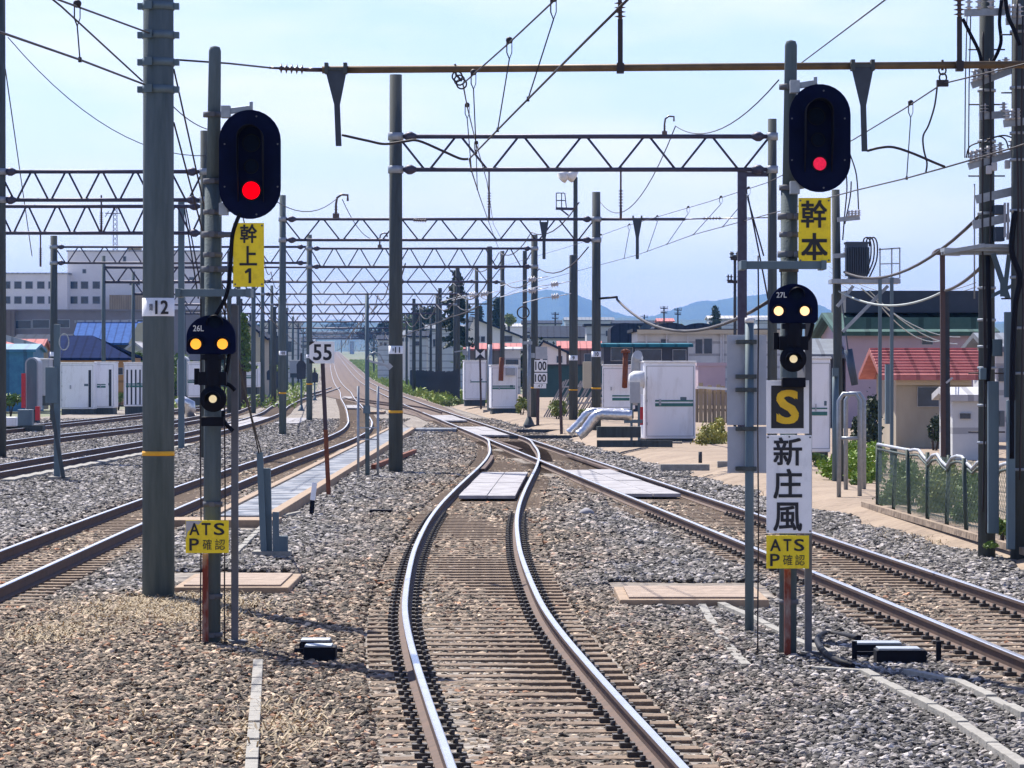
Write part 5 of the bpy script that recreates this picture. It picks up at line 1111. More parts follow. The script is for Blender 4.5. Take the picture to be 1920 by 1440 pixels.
b = MB(); b.tube([at(1171, 726, 149.6), at(1172, 705, 149.4), at(1173, 662, 149.4)], .12, 10); b.lathe(at(1173, 662, 149.4), at(1173, 654, 149.4), [(0, .2), (.6, .2), (1, .05)], 10); b.build('flue_pipe', 'rust', c2)
c3, _ = cabinet('white cabinet with a dark green stripe behind the thick grey pipe post', 921, 971, 686, 766, 200, 2, R(4), [(723, 725, 923, 966), (726.5, 729.5, 923, 966)], .5, z0=0)
b = MB(); b.tube([at(939, 714, 199.4), at(940, 690, 199.4), at(941, 670, 199.4)], .14, 8); b.build('flue_pipe', 'rust', c3); b = MB(); plate(b, 948, 690, 966, 704, 199.7, .3); b.build('vent', 'cabinet_grey', c3)
cabinet('pale double-door cabinet left of the thick grey pipe post', 870, 912, 677, 750, 228, 2, R(3), [(715, 717, 882, 912)], .4, z0=0)
cabinet('tall white cabinet half hidden right of the right signal', 1518, 1557, 673, 848, 96, 1.6, R(0), [(764.5, 767, 1520, 1551), (772, 779, 1520, 1551)], .2, z0=VZ)
def silver(label, pts, d, r):
    Q = soft([at(x, y, d) for x, y in pts])
    b = MB(); b.tube(Q, [r*(1+.05*math.sin(i*2.2)) for i in range(len(Q))], 14); tag(b.build('silver_duct', 'alu_foil'), label, 'duct', 'foil-wrapped ducts beside the white cabinets')
silver('foil-wrapped silver duct, front one of the pair bending down to the ballast', [(1084, 817), (1098, 806), (1115, 783), (1128, 777), (1150, 778), (1185, 779)], 112, .17)
silver('foil-wrapped silver duct, rear one of the pair bending down to the ballast', [(1067, 813), (1085, 796), (1100, 778), (1112, 773), (1140, 774), (1180, 775)], 113.5, .15)
t = thing('duct_support', 'low dark concrete support frame under the silver ducts', 'support', at(1160, 830, 112)); b = MB()
b.box(at(1160, 810, 112.6), (1.4, .6, .35)); b.box(at(1190, 832, 111.6), (2.4, .12, .22)); b.build('beam', 'concrete_dark', t); b = MB(); b.box(at(1245, 836, 118.4), (1.2, .4, .3)); b.build('concrete_block', 'concrete', t)
b = MB(); plate(b, 1093, 678, 1109, 728, 147, .35); tag(b.build('pole_box', 'wall_cream', bevel=.02), 'cream switch box on the second gantry right pole', 'box')
for i, d in enumerate((135, 148, 160)): b = MB(); p, q = at(955+i*14, 0, d), at(1090-i*20, 0, d); p.z = q.z = .1; b.bar(p, q, .14, .1); tag(b.build('point_rod', 'fence_dark'), ('nearest', 'middle', 'farthest')[i]+' of three dark point rods lying right of the straight track', 'rod')
# left cabinets
cabinet('broad plain white cabinet with tall door gaps beyond the left sidings', 113, 177, 681, 767, 210, 2.2, R(-2), None, .5, gaps=((166, 171),))
cabinet('narrow white cabinet with a green stripe joined to the broad one', 177.5, 214, 680, 765, 211, 2.2, R(0), [(720, 722, 182, 198), (723.5, 727, 182, 198)], .5, gaps=((171.5+7, 174+7), (204, 209)))
cabinet('white cabinet with louvred lower doors just left of the thick pole', 232, 268, 681, 762, 206, 2.2, 0, [(719, 721, 236, 268), (722.5, 726, 236, 268)], .5, gaps=((237, 240), (245, 248), (253, 256), (261, 264)))
cabinet('white cabinet with a green stripe seen between thick pole and left mast', 352, 384, 680, 745, 212, 2.2, 0, [(712, 714, 352, 380), (715, 718, 352, 380)], .5)
cabinet('white cabinet right of the left mast behind the handrails', 449, 484, 681, 726, 255, 2.4, 0, [(704, 705.5, 452, 480), (707, 709.5, 452, 480)], .5)
cabinet('small grey cabinet right of the pole plated 10', 543, 562, 676, 700, 420, 3, 0, None, .5, 'cabinet_grey')
def ventunit(label, x0, x1, yt, yb, d):
    t = thing('vent_unit', label, 'vent', at((x0+x1)/2, yb, d)); p, q = at(x0, yb, d), at(x1, yt, d); cx = (p.x+q.x)/2; r = (q.x-p.x)/2
    b = MB(); b.prism([(cx+r*math.cos(a), q.z-r+r*math.sin(a)) for a in np.linspace(0, math.pi, 14)]+[(p.x, p.z), (q.x, p.z)], d, d+1.5); b.build('cowl', 'cabinet_grey', t)
    b = MB(); b.prism([(cx+r*.75*math.cos(a), q.z-r+r*.75*math.sin(a)) for a in np.linspace(0, math.pi, 14)]+[(cx-r*.75, p.z), (cx+r*.75, p.z)], d-.05, d); b.build('grille', 'steel_teal', t)
    b = MB(); b.box((cx, d+.6, p.z/2), (r*1.6, 1, abs(p.z)+.02)); b.build('plinth', 'concrete_dark', t)
ventunit('round-topped grey vent unit at the left edge', 47, 72, 670, 768, 175); ventunit('second grey round-topped vent behind the thick pole', 332, 352, 668, 742, 215)
cabinet('grey cabinet behind the riser post at the left edge', 72, 92, 674, 742, 178, 1.5, 0, None, .5, 'cabinet_grey')
b = MB(); plate(b, 40, 700, 47, 765, 174, .3); tag(b.build('hydrant_box', 'signal_red'), 'tall red box beside the round-topped vent at the left edge', 'red box')
b = MB(); plate(b, 66, 762, 74, 788, 160, .3); tag(b.build('hydrant_box', 'signal_red'), 'small red box at the foot of the left vent', 'red box')
t = thing('relay_box', 'low grey relay boxes on concrete blocks at the left edge', 'box', at(40, 795, 150)); b = MB(); plate(b, 33, 768, 60, 798, 150, .6); b.build('box', 'steel_teal', t, bevel=.02); b = MB(); plate(b, 4, 782, 30, 800, 151, .6); b.build('lid', 'cabinet_white', t, bevel=.05); b = MB(); plate(b, 0, 797, 80, 812, 151.5, .8); b.build('block', 'concrete_dark', t)
b = MB(); b.tube([at(x, y, 190) for x, y in ((332, 758), (345, 752), (356, 757), (358, 782))], .3, 10); tag(b.build('silver_duct', 'alu_foil'), 'short silver duct bending down between thick pole and left mast', 'duct')
# ---------------------------------------------------------------- houses
def house(name, label, cat, x0, x1, ye, d, dep, wall, roof, rise=0.0, ridge='x', over=.4, win=(), zb=None, extra=None, flat=False, group=None, hip=0.0, hip_l=0.0):
    zg = hgt(d)-.1 if zb is None else zb; p, q = at(x0, ye, d), at(x1, ye, d); ze = p.z; w = q.x-p.x; cx = (p.x+q.x)/2
    t = thing(name, label, cat, (cx, d+dep/2, zg), group)
    b = MB(); b.box((cx, d+dep/2, (zg+ze)/2), (w, dep, ze-zg))
    rz_ = m(rise, d)
    if rise and ridge == 'y': b.prism([(p.x, ze), (q.x, ze), (cx if hip == 0 else cx+hip*w, ze+rz_)], d+.002, d+dep-.002)
    if rise and ridge == 'x' and not flat:
        for X, hx in ((p.x, hip_l*w), (q.x, -hip*w)):
            if abs(hx) < .01:
                sx = .02 if X == p.x else -.02; vs = [(X+o, y, z) for o in (sx, sx*8) for y, z in ((d, ze), (d+dep, ze), (d+dep/2, ze+rz_-.05))]; b.add(vs, [(0, 1, 2), (5, 4, 3), (0, 3, 4, 1), (1, 4, 5, 2), (2, 5, 3, 0)])
    b.build('wall', wall, t)
    b = MB(); th = .18
    if flat or not rise: b.box((cx, d+dep/2, ze+.11), (w+2*over, dep+2*over, .22))
    elif ridge == 'x':                                                     # slope towards the camera
        vs = []
        for z in (0, -th):
            vs += [(p.x-over, d-over, ze+z), (q.x+over, d-over, ze+z), (q.x+over-hip*w, d+dep/2, ze+rz_+z), (p.x-over+hip_l*w, d+dep/2, ze+rz_+z), (q.x+over, d+dep+over, ze+z), (p.x-over, d+dep+over, ze+z)]
        b.add(vs, [(0, 1, 2, 3), (3, 2, 4, 5), (6, 9, 8, 7), (9, 11, 10, 8), (0, 6, 7, 1), (0, 3, 9, 6), (3, 5, 11, 9), (1, 7, 8, 2), (2, 8, 10, 4), (4, 10, 11, 5)])
    else:
        xr_ = cx if hip == 0 else cx+hip*w
        for a, c in (((p.x-over, ze-over*rz_/(w/2)), (xr_, ze+rz_)), ((xr_, ze+rz_), (q.x+over, ze-over*rz_/(w/2)))):
            b.prism([(a[0], a[1]), (c[0], c[1]), (c[0], c[1]+th*1.3), (a[0], a[1]+th*1.3)], d-over, d+dep+over)
    b.build('roof', roof, t)
    for (a0, b0, a1, b1) in win:
        f = MB(); plate(f, a0-.8, b0-.8, a1+.8, b1+.8, d-.06, .05); o = f.build('window', 'window_frame', t); g = MB(); plate(g, a0, b0, a1, b1, d-.075, .02); g.build('pane', 'window_glass', o)
    return t
# left: hospital-like block, houses in front
hw = [(x, y, x+13, y+13) for y in (528, 556) for x in (6, 27, 48, 70, 91, 111, 132, 152, 174)]
t = house('office_block', 'long white office block with two rows of square windows behind the left houses', 'building', -40, 126, 514, 520, 14, 'wall_white', 'roof_white', flat=True, over=.2, win=[w for w in hw if w[0] < 110], zb=0)
t = house('office_block', 'taller white windowed block with a roof mast, behind the navy roofs', 'building', 126.5, 400, 472, 524, 16, 'wall_white', 'roof_white', flat=True, over=.15, win=[w for w in hw if w[0] > 126]+[(155, 505, 161, 512), (231, 481, 236, 490), (355, 520, 364, 530), (243, 528, 248, 534), (257, 528, 262, 534)], zb=0)
b = MB(); 
for e in (-1, 1):
    for g in (0, .9): b.bar(at(216+e*4, 474, 530+g), at(216+e*3.4, 388, 530+g), .09)
for k in range(9): y = 470-k*9; b.bar(at(212, y, 530), at(220, y-9, 530), .07); b.bar(at(220, y, 530.1), at(212, y-9, 530.1), .07)
b.bar(at(197, 400, 529.8), at(226, 400, 529.8), .12); b.bar(at(197, 407, 529.8), at(204, 396, 529.8), .1); b.build('roof_mast', 'truss_steel', t)
b = MB(); plate(b, 240, 461, 262, 472, 528, 3); plate(b, 205, 553, 268, 583, 519.5, 3); b.build('stair_tower', 'wall_tan', t)
t = house('office_block', 'low mauve wing with a dark window band below the white blocks', 'building', -40, 400, 583, 505, 10, 'wall_mauve', 'wall_mauve', flat=True, over=.3, win=[(30, 601, 58, 616), (61, 600, 92, 615), (96, 600, 130, 614), (240, 600, 275, 612)], zb=0)
b = MB(); plate(b, -5, 582, 27, 640, 503, 1.5); b.build('end_wall', 'wall_brown', t)
t = house('house', 'house with a big bright blue sloping roof left of the thick pole', 'house', 140, 255, 643, 330, 9, 'wall_dark', 'roof_blue', rise=41, ridge='x', over=.3, hip=.0, zb=0)
b = MB(); b.bar(at(140, 603, 334.5), at(257, 602, 334.5), .25); b.build('ridge_cap', 'roof_white', t); b = MB(); P = [at(x, y, 329) for x, y in ((257, 606), (285, 600), (285, 670), (240, 645))]; b.prism([(v.x, v.z) for v in P][::-1], 329.5, 333); b.build('gable_wall', 'wall_cream', t)
t = house('house', 'ochre house under a wide navy blue roof behind the white cabinets', 'house', 96, 240, 671, 262, 9, 'wall_ochre', 'roof_navy', rise=43, ridge='x', over=.35, hip=.62, hip_l=.05, zb=0, win=[(216, 690, 230, 702)])
house('shed', 'small grey-green gabled shed tucked behind the thick pole', 'shed', 226, 278, 665, 290, 5, 'wall_pale', 'roof_white', rise=20, ridge='y', over=.5, zb=0)
t = house('house', 'low house with red and white sheet roof at the far left', 'house', -30, 76, 652, 232, 4, 'wall_tan', 'roof_red', rise=17, ridge='x', over=.2, hip=.0, zb=0)
b = MB(); b.bar(at(0, 631, 231.5), at(78, 652, 231.5), .4, .14); b.build('barge_board', 'roof_white', t)
house('shed', 'bright blue tarpaulin-covered shed at the left edge', 'shed', -40, 62, 655, 222, 5, 'tarp_blue', 'tarp_blue', rise=11, ridge='x', over=.2, zb=0)
house('house', 'slate-roofed house behind the low red and white roof', 'house', 30, 120, 640, 300, 7, 'wall_tan', 'roof_slate', rise=14, ridge='x', over=.4, zb=0)
house('house', 'cream house with a low dark roof beside the left conifer', 'house', 452, 492, 627, 330, 9, 'wall_cream', 'roof_slate', rise=22, ridge='y', hip=-.3, over=.5, zb=0, win=[(485, 620, 489, 632)])
house('shop', 'bright white flat building between the left gantry poles', 'building', 496, 556, 606, 560, 12, 'wall_pale', 'roof_white', flat=True, over=.3, win=[(500, 622, 520, 634), (528, 640, 550, 660)])
house('shed', 'dark shed beneath the bright white flat building', 'shed', 470, 522, 633, 420, 6, 'wall_dark', 'roof_slate', flat=True, over=.3)
# middle
t = house('house', 'cream gabled house with small windows below the blue hill', 'house', 872, 975, 630, 430, 10, 'wall_white', 'roof_slate', rise=33, ridge='y', hip=-.37, over=.5, win=[(891, 631, 899, 641), (902, 631, 909, 641), (890, 602, 894, 611), (942, 630, 960, 641)])
b = MB(); b.bar(at(869, 630, 429), at(885, 594, 429), .6, .3); b.build('white_barge', 'roof_white', t)
house('house', 'low house with a long red roof in front of the cream gabled house', 'house', 874, 974, 654, 380, 7, 'wall_brown', 'roof_red', rise=11, ridge='x', over=.3)
house('shed', 'pinkish corrugated shed at the right end of the long red roof', 'shed', 944, 976, 654, 340, 4, 'wall_pale', 'roof_white', rise=4, ridge='x', over=.2, win=[(948, 674, 972, 684)])
house('house', 'pale two-storey house left of the cream gabled house', 'house', 800, 868, 616, 470, 9, 'wall_pale', 'roof_grey', rise=8, ridge='x', over=.3, win=[(812, 636, 820, 650), (836, 630, 846, 640)])
house('house', 'grey house near the pole plated 11 behind the slatted fence', 'house', 768, 800, 630, 430, 8, 'wall_pale', 'roof_slate', rise=10, ridge='x', over=.3, win=[(776, 640, 786, 648)])
house('house', 'long house under a dark slate-blue roof below the hill', 'house', 1000, 1100, 632, 450, 10, 'wall_pale', 'roof_slate', rise=22, ridge='x', over=.4)
house('house', 'low white gabled house with a dark roof edge behind the 100 plates', 'house', 1008, 1062, 660, 330, 6, 'wall_white', 'roof_slate', rise=18, ridge='y', hip=-.3, over=.4, win=[(1018, 668, 1026, 680), (1044, 668, 1054, 680)])
house('house', 'low brown-walled house with faded pink-red roof behind the pole plated 9', 'house', 1050, 1124, 653, 342, 6, 'wall_brown', 'roof_red', rise=14, ridge='x', over=.3, win=[(1096, 664, 1108, 678)])
house('shed', 'grey flat shed between the two plated poles and white building', 'shed', 1100, 1200, 611, 380, 8, 'wall_pale', 'roof_slate', flat=True, over=.3, win=[(1136, 620, 1150, 630)])
t = house('carport', 'open shed with a teal roof edge and dark bays behind the white cabinets', 'shed', 1132, 1290, 645, 205, 6, 'wall_dark', 'roof_teal', rise=2.5, ridge='x', over=.3, zb=0, win=[(1146, 652, 1186, 676), (1192, 655, 1240, 676), (1262, 656, 1286, 676)])
t = house('warehouse', 'long cream-white warehouse with two dark windows left of the grey sign back', 'warehouse', 1195, 1470, 622, 260, 12, 'wall_pale', 'roof_slate', flat=True, over=.35, zb=0, win=[(1304, 636, 1317, 663), (1320, 635, 1335, 663), (1239, 636, 1253, 650)])
b = MB()
for x in (1212, 1250, 1290, 1352, 1356, 1400): b.bar(at(x, 626, 259.8), at(x, 760, 259.8), .12)
b.build('downpipe', 'window_frame', t); b = MB(); b.box(at(1330, 622, 259.6), (m(270, 260), .4, .3)); b.build('gutter', 'wall_cream', t)
house('house', 'small mauve-pink outhouse under the long white warehouse windows', 'shed', 1309, 1360, 686, 238, 4, 'wall_pink', 'wall_pink', flat=True, over=.1, zb=0)
t = thing('round_roof', 'pair of dark barrel roofs peeping over the long white warehouse', 'building', at(1300, 625, 330)); 
for x0, x1, d in ((1226, 1290, 330), (1145, 1200, 340), (1280, 1345, 345)):
    b = MB(); p, q = at(x0, 618, d), at(x1, 618, d); cx = (p.x+q.x)/2; b.prism([(cx+(q.x-p.x)/2*math.cos(a), p.z+.65*math.sin(a)) for a in np.linspace(0, math.pi, 12)]+[(p.x, 0), (q.x, 0)], d, d+12); b.build('barrel_roof', 'roof_slate', t)
for i, (x0, x1, y, d, w_, r_, lab) in enumerate([(1235, 1262, 602, 620, 'wall_brown', 'roof_red', 'tiny far house with a red roof above the warehouse'), (1330, 1440, 597, 640, 'wall_pale', 'roof_white', 'far pale flat factory at the right of the hills'), (1060, 1150, 600, 760, 'wall_pale', 'roof_grey', 'far grey houses in a block under the blue hill'), (1150, 1240, 606, 700, 'wall_dark', 'roof_slate', 'far dark sheds in front of the low saddle of hills'), (980, 1052, 606, 720, 'wall_pale', 'roof_slate', 'far slate-roofed house right of the cream gabled house'), (930, 1000, 612, 800, 'wall_white', 'roof_white', 'far white block behind the cream gabled house'), (1420, 1500, 600, 600, 'wall_pale', 'roof_grey', 'far grey house right behind the right signal'), (560, 590, 640, 1500, 'wall_pale', 'roof_grey', 'faint distant pale block left of the 55 sign')]):
    house('house', lab, 'house', x0, x1, y, d, 10, w_, r_, rise=6, ridge='x', over=.3)
# right: pink building, red-roofed house
t = house('building', 'large mauve-pink building with a dark green roof band at the right', 'building', 1586, 1850, 622, 150, 12, 'wall_pink', 'roof_green', rise=40, ridge='x', over=.5, zb=0, win=[(1729, 634, 1749, 646)])
b = MB(); plate(b, 1586, 545, 1850, 586, 154, 7); b.build('upper_storey', 'wall_dark', t); b = MB(); P = at(1718, 606, 149.3); b.box((P.x, 149.3, P.z), (m(268, 150), .25, .5)); b.build('fascia', 'roof_green', t)
t = house('house', 'single-storey house with a faded red ribbed roof and beige wall', 'house', 1680, 1822, 702, 112, 6, 'wall_beige', 'roof_red', rise=50, ridge='x', over=.55, zb=0, win=[(1721, 726, 1760, 762)])
b = MB()
p, q = at(1680, 702, 112), at(1822, 702, 112); rr_ = m(50, 112)
for k in range(9):
    f = (k+.5)/9; y = 112-.55+(3.55)*f; z = p.z+rr_*(y-111.45)/3.55+.03; b.box(((p.x+q.x)/2, y, z), (q.x-p.x+1.1, .07, .06))
b.build('roof_rib', 'roof_red', t); b = MB(); plate(b, 1680, 703, 1822, 722, 111.8, .1); b.build('pale_lintel', 'wall_cream', t)
b = MB(); plate(b, 1661, 683, 1672, 795, 100, .3); tag(b.build('blue_panel', 'steel_teal'), 'upright dull blue panel left of the red-roofed house', 'panel')
house('shed', 'white porch shed behind the dark double post', 'shed', 1786, 1840, 740, 98, 3, 'wall_pale', 'roof_white', rise=14, ridge='x', over=.2, zb=0, win=[(1800, 775, 1820, 785)])
house('house', 'dark gabled house glimpsed right of the grey sign back', 'house', 1508, 1570, 664, 150, 6, 'wall_dark', 'roof_grey', rise=30, ridge='x', over=.3, zb=0)
house('house', 'pale house behind the big poles at the right edge', 'house', 1868, 1990, 650, 120, 6, 'wall_pale', 'roof_grey', rise=28, ridge='x', over=.4, zb=0, win=[(1872, 690, 1890, 715)])
b = MB(); p = at(1430, 0, 105)
# fences
def slats(label, pts, h, name='slat_fence', mname='fence_dark', sp=.35, lean=0.0, w=.16, step=None):
    t = thing(name, label, 'fence', pts[0]); b = MB()
    for a, c in zip(pts, pts[1:]):
        a, c = Vector(a), Vector(c); n = max(2, int((c-a).length/sp))
        for k in range(n): p = a.lerp(c, k/n); b.bar(p, p+Vector((lean, 0, h*random.uniform(.82, 1.06))), w, .05)
    b.build('slat_panel', mname, t); b = MB()
    for a, c in zip(pts, pts[1:]):
        for z in (.35, .8): b.bar(Vector(a)+Vector((lean*z, .06, h*z)), Vector(c)+Vector((lean*z, .06, h*z)), .08)
    b.build('rail', mname, t); return t
slats('dark upright slatted fence along the line right of the pole plated 11', [at(860, 760, 255), at(838, 756, 290), at(800, 744, 350), at(770, 735, 420)], 2.5, sp=.42, w=.17)
slats('pale diagonal lattice fence between the 100 plates and the cabinets', [at(1020, 782, 178), at(1128, 780, 172)], 1.9, 'lattice_fence', 'lattice_wood', .28, 1.0, .07)
t = thing('board_fence', 'dull teal board fence behind the lattice fence', 'fence', at(1060, 760, 196)); b = MB(); plate(b, 1005, 685, 1130, 745, 196, .08); b.build('board', 'wall_teal_dark', t); b = MB(); plate(b, 1005, 683, 1130, 686, 195.9, .12); b.build('cap_rail', 'fence_dark', t)
slats('weathered brown board fence behind the shrub right of the large cabinet', [at(1306, 792, 150), at(1372, 794, 150)], 1.6, 'board_fence', 'wall_tan', .18, 0, .17)
b = MB(); b.bar(at(1306, 726, 149.8), at(1372, 730, 149.8), .1); tag(b.build('fence_rail', 'cabinet_top'), 'pale rail on top of the weathered brown board fence', 'rail')
# kerb stones and low slabs on the soil
for (x0, x1, y, lab) in ((1238, 1330, 880, 'low concrete kerb in the soil below the large white cabinet'), (1345, 1440, 874, 'low concrete block in the soil left of the right signal post')):
    b = MB(); p, q = gp(x0, y, VZ), gp(x1, y, VZ); b.box((p+q)/2+Vector((0, 0, .05)), (q.x-p.x, .25, .16)); tag(b.build('kerb', 'concrete', bevel=.01), lab, 'kerb')
b = MB(); p = gp(1313, 868, VZ); b.cyl(p, p+Vector((0, 0, .3)), .05, n=8); tag(b.build('stub_post', 'fence_dark'), 'short black stub post in the bare soil left of the grey sign back', 'post')
# ---------------------------------------------------------------- plants
def shrub(label, blobs, mname, size, name='shrub', group=None, stem=True, cat='plant', up=.3):
    b = MB(); P = []
    for (c, r, n) in blobs: P.append(crown_pts(c, r, n, max(4, n//60)))
    P = np.concatenate(P); P[:, 2] = np.maximum(P[:, 2], .02); base = blobs[0][0]
    t = thing(name, label, cat, (base[0], base[1], 0), group); leaf_mesh(b, P, size, up=up); b.build('foliage', mname, t)
    if stem:
        b = MB(); c = Vector(base)
        for k in range(3): a = k*2.1; b.tube([(c.x, c.y, -.05), (c.x+.1*math.cos(a), c.y, c.z*.5), (c.x+blobs[0][1][0]*.5*math.cos(a), c.y+.2*math.sin(a), c.z)], [.05, .035, .012], 6)
        b.build('stem', 'bark', t)
def S(px, py, d, rx, ry, n, rd=None): c = at(px, py, d); return ((c.x, c.y, c.z), (m(rx, d), rd or m(rx, d), m(ry, d)), n)
shrub('bright yellow-green weeds heaped behind the hoop rails', [S(1600, 876, 82, 48, 32, 4200, 1.4), S(1640, 866, 84, 26, 36, 2200, .8), S(1560, 882, 80, 30, 22, 1600, .6), S(1595, 846, 86, 24, 22, 1300, .6), S(1618, 895, 78, 30, 14, 1000, .5)], 'leaf_bright', .08, 'weeds', up=.2)
shrub('darker leafy weeds at the foot of the tall half-hidden cabinet', [S(1535, 862, 90, 20, 12, 900, .5), S(1608, 905, 76, 14, 10, 500, .4)], 'leaf_green', .09, 'weeds')
shrub('yellowish shrub beside the large white cabinet', [S(1335, 825, 118, 32, 32, 2400, .6), S(1352, 805, 119, 18, 22, 900, .4), S(1318, 846, 116, 18, 12, 600, .3)], 'leaf_straw', .10)
for i, (x, y, d, rx, ry, n, lab) in enumerate([(1690, 910, 66, 40, 48, 3200, 'tall green weeds behind the left half of the chain-link fence'), (1765, 920, 62, 44, 52, 3600, 'tall green weeds behind the middle of the chain-link fence'), (1825, 935, 58, 34, 56, 2600, 'green weeds behind the chain-link fence beside the nearer big pole')]):
    shrub(lab, [S(x, y, d, rx, ry, n, .8), S(x+14, y-14, d+.6, rx*.6, ry*.8, n//2, .6), S(x-20, y+30, d-.2, rx*.7, ry*.4, n//3, .4)], ('leaf_green', 'leaf_weed', 'leaf_green')[i], .07, 'weeds')
shrub('grass tuft and weeds between the two big right poles', [S(1885, 990, 51.5, 18, 18, 700, .3), S(1858, 1022, 49.3, 16, 7, 350, .2)], 'leaf_green', .06, 'weeds')
shrub('dark garden shrub beside the blue panel', [S(1635, 790, 105, 17, 50, 2000, .6), S(1610, 810, 104, 14, 30, 800, .4)], 'leaf_dark', .12)
shrub('potted dark shrub by the red-roofed house wall', [S(1752, 805, 108, 13, 26, 800, .3)], 'leaf_dark', .1)
shrub('low pale weeds under the lattice fence', [S(1045, 765, 176, 20, 14, 900, .7), S(1100, 775, 174, 22, 8, 600, .5), S(1070, 742, 178, 12, 20, 500, .4)], 'leaf_weed', .16, 'weeds')
shrub('rusty weeds along the foot of the slatted fence', [S(850, 755, 250, 26, 7, 700, 1), S(800, 742, 330, 20, 6, 400, 1)], 'leaf_weed', .22, 'weeds')
shrub('weeds between the middle white cabinet and the 100 plates', [S(978, 760, 190, 14, 16, 600, .6)], 'leaf_weed', .17, 'weeds')
for x, y, d, rx, ry, lab in ((20, 748, 200, 30, 12, 'yellow-green weeds under the left blue shed'), (222, 745, 230, 14, 8, 'small green bush between the white cabinets on the left'), (258, 672, 280, 26, 14, 'green bush in front of the grey-green gabled shed'), (500, 690, 350, 34, 10, 'low green bushes behind the left gantry poles'), (340, 690, 300, 26, 24, 'green bush behind the left mast')):
    shrub(lab, [S(x, y, d, rx, ry, 700, 1)], 'leaf_green', .22)
def conifer(label, px, ytop, ybase, d, hw, mname='leaf_dark', n=4200, size=.34, cat='tree', lean=0):
    p, q = at(px, ybase, d), at(px+lean, ytop, d); H = q.z-p.z; zb = hgt(d); t = thing('conifer_tree', label, cat, (p.x, d, zb))
    b = MB(); b.tube([(p.x, d, zb-.2), (p.x, d, p.z), (q.x, d, q.z-.3)], [.32, .26, .04], 8); b.build('trunk', 'bark', t)
    P = []; W_ = m(hw, d); lay = 16
    for k in range(lay):
        u = k/lay; z = p.z+H*u; rr = W_*(1-u)**.75*random.uniform(.75, 1.15)+.1
        for j in range(7):
            a = random.uniform(0, 6.28); L_n = rr*random.uniform(.55, 1.1); c = n//(lay*7); s = np.linspace(.12, 1, c)**.8
            xs = p.x+lean*u*d/F+np.cos(a)*L_n*s; ys = d+np.sin(a)*L_n*s; zs = z-.22*L_n*s+.1*H/lay
            P.append(np.stack([xs, ys, zs], 1)+rng.normal(size=(c, 3))*np.array([.16, .16, .13])*(W_/2.2))
    b = MB(); leaf_mesh(b, np.concatenate(P), size, up=.5); b.build('crown', mname, t)
def broad(label, px, py, d, rx, ry, mname='leaf_green', n=3000, size=.4, name='broadleaf_tree', clumps=26, group=None):
    c = at(px, py, d); zb = hgt(d); t = thing(name, label, 'tree', (c.x, d, zb), group); r = (m(rx, d), m(rx, d)*.8, m(ry, d))
    b = MB(); b.tube([(c.x, d, zb-.2), (c.x, d, c.z-r[2]*.5), (c.x+.2, d, c.z+r[2]*.5)], [.3, .22, .05], 8)
    for k in range(4): a = k*1.6; b.tube([(c.x, d, c.z-r[2]*.6), (c.x+r[0]*.6*math.cos(a), d+r[1]*.5*math.sin(a), c.z+.2*r[2])], [.13, .03], 6)
    b.build('trunk', 'bark', t); b = MB(); leaf_mesh(b, crown_pts(c, r, n, clumps), size, up=.4); b.build('crown', mname, t)
conifer('dark ragged conifer behind the dark utility pole, tallest of the middle trees', 856, 505, 640, 360, 34, size=.4, n=5200)
conifer('dark conifer rising right behind the cream gabled house', 932, 556, 640, 520, 22, size=.4)
conifer('smaller dark conifer at the left gable of the cream house', 900, 572, 640, 540, 14, n=2400)
conifer('lone spruce on the skyline above the long white warehouse', 1341, 573, 625, 480, 17, 'leaf_spruce', n=2600, size=.3)
conifer('green conifer right of the left mast', 455, 585, 690, 250, 24, 'leaf_green', n=4600, size=.26)
broad('russet-tinged tree crown right of the dark conifer', 954, 600, 640, 14, 12, 'leaf_weed', 900)
for i, (x, y, d, rx, ry, mn, lab) in enumerate([(800, 600, 520, 34, 30, 'leaf_dark', 'dark bushy tree behind the far gantry poles'), (768, 612, 700, 28, 24, 'leaf_green', 'mid-green bushy tree right of the pole plated 11'), (722, 622, 900, 24, 18, 'leaf_dark', 'distant dark tree just left of the pole plated 11'), (690, 628, 1300, 20, 14, 'leaf_dark', 'small distant dark tree near the vanishing point'), (640, 612, 2300, 46, 9, 'leaf_dark', 'far wooded ridge top above the overbridge'), (500, 618, 1100, 50, 14, 'leaf_dark', 'distant tree mass left behind the white flat building'), (1260, 614, 560, 18, 7, 'leaf_weed', 'small yellowish tree crown over the warehouse roof')]):
    broad(lab, x, y, d, rx, ry, mn, 1800, .5 if d < 800 else .9)
# green verge strip right of the far line
b = MB(); P = []
for k in range(20000):
    d = 255+(k/20000)**1.7*1100; P.append((float(right_x(d))+random.uniform(2.2, 6.5+d*.002), d, hgt(d)+abs(random.gauss(.1, .28))))
leaf_mesh(b, np.array(P), .38, asp=.4, up=1.2); tag(b.build('verge_grass', 'grass_green', loc=(0, 0, 0)), kind='stuff')
b = MB(); P = []
for k in range(5000):
    d = 240+(k/5000)**1.3*600; P.append((float(left_a(d))-random.uniform(4, 15), d, hgt(d)+abs(random.gauss(.05, .2))))
leaf_mesh(b, np.array(P), .36, asp=.4, up=1.2); tag(b.build('verge_grass', 'grass_green', loc=(0, 0, 0)), kind='stuff')
straw('dry_grass', [(6.2, 8.6, 58, 72, 900), (5.6, 7.4, 50, 60, 700), (5, 8, 70, 92, 1000), (9, 12.5, 52, 66, 200)], 'grass_dry', .12, .4)
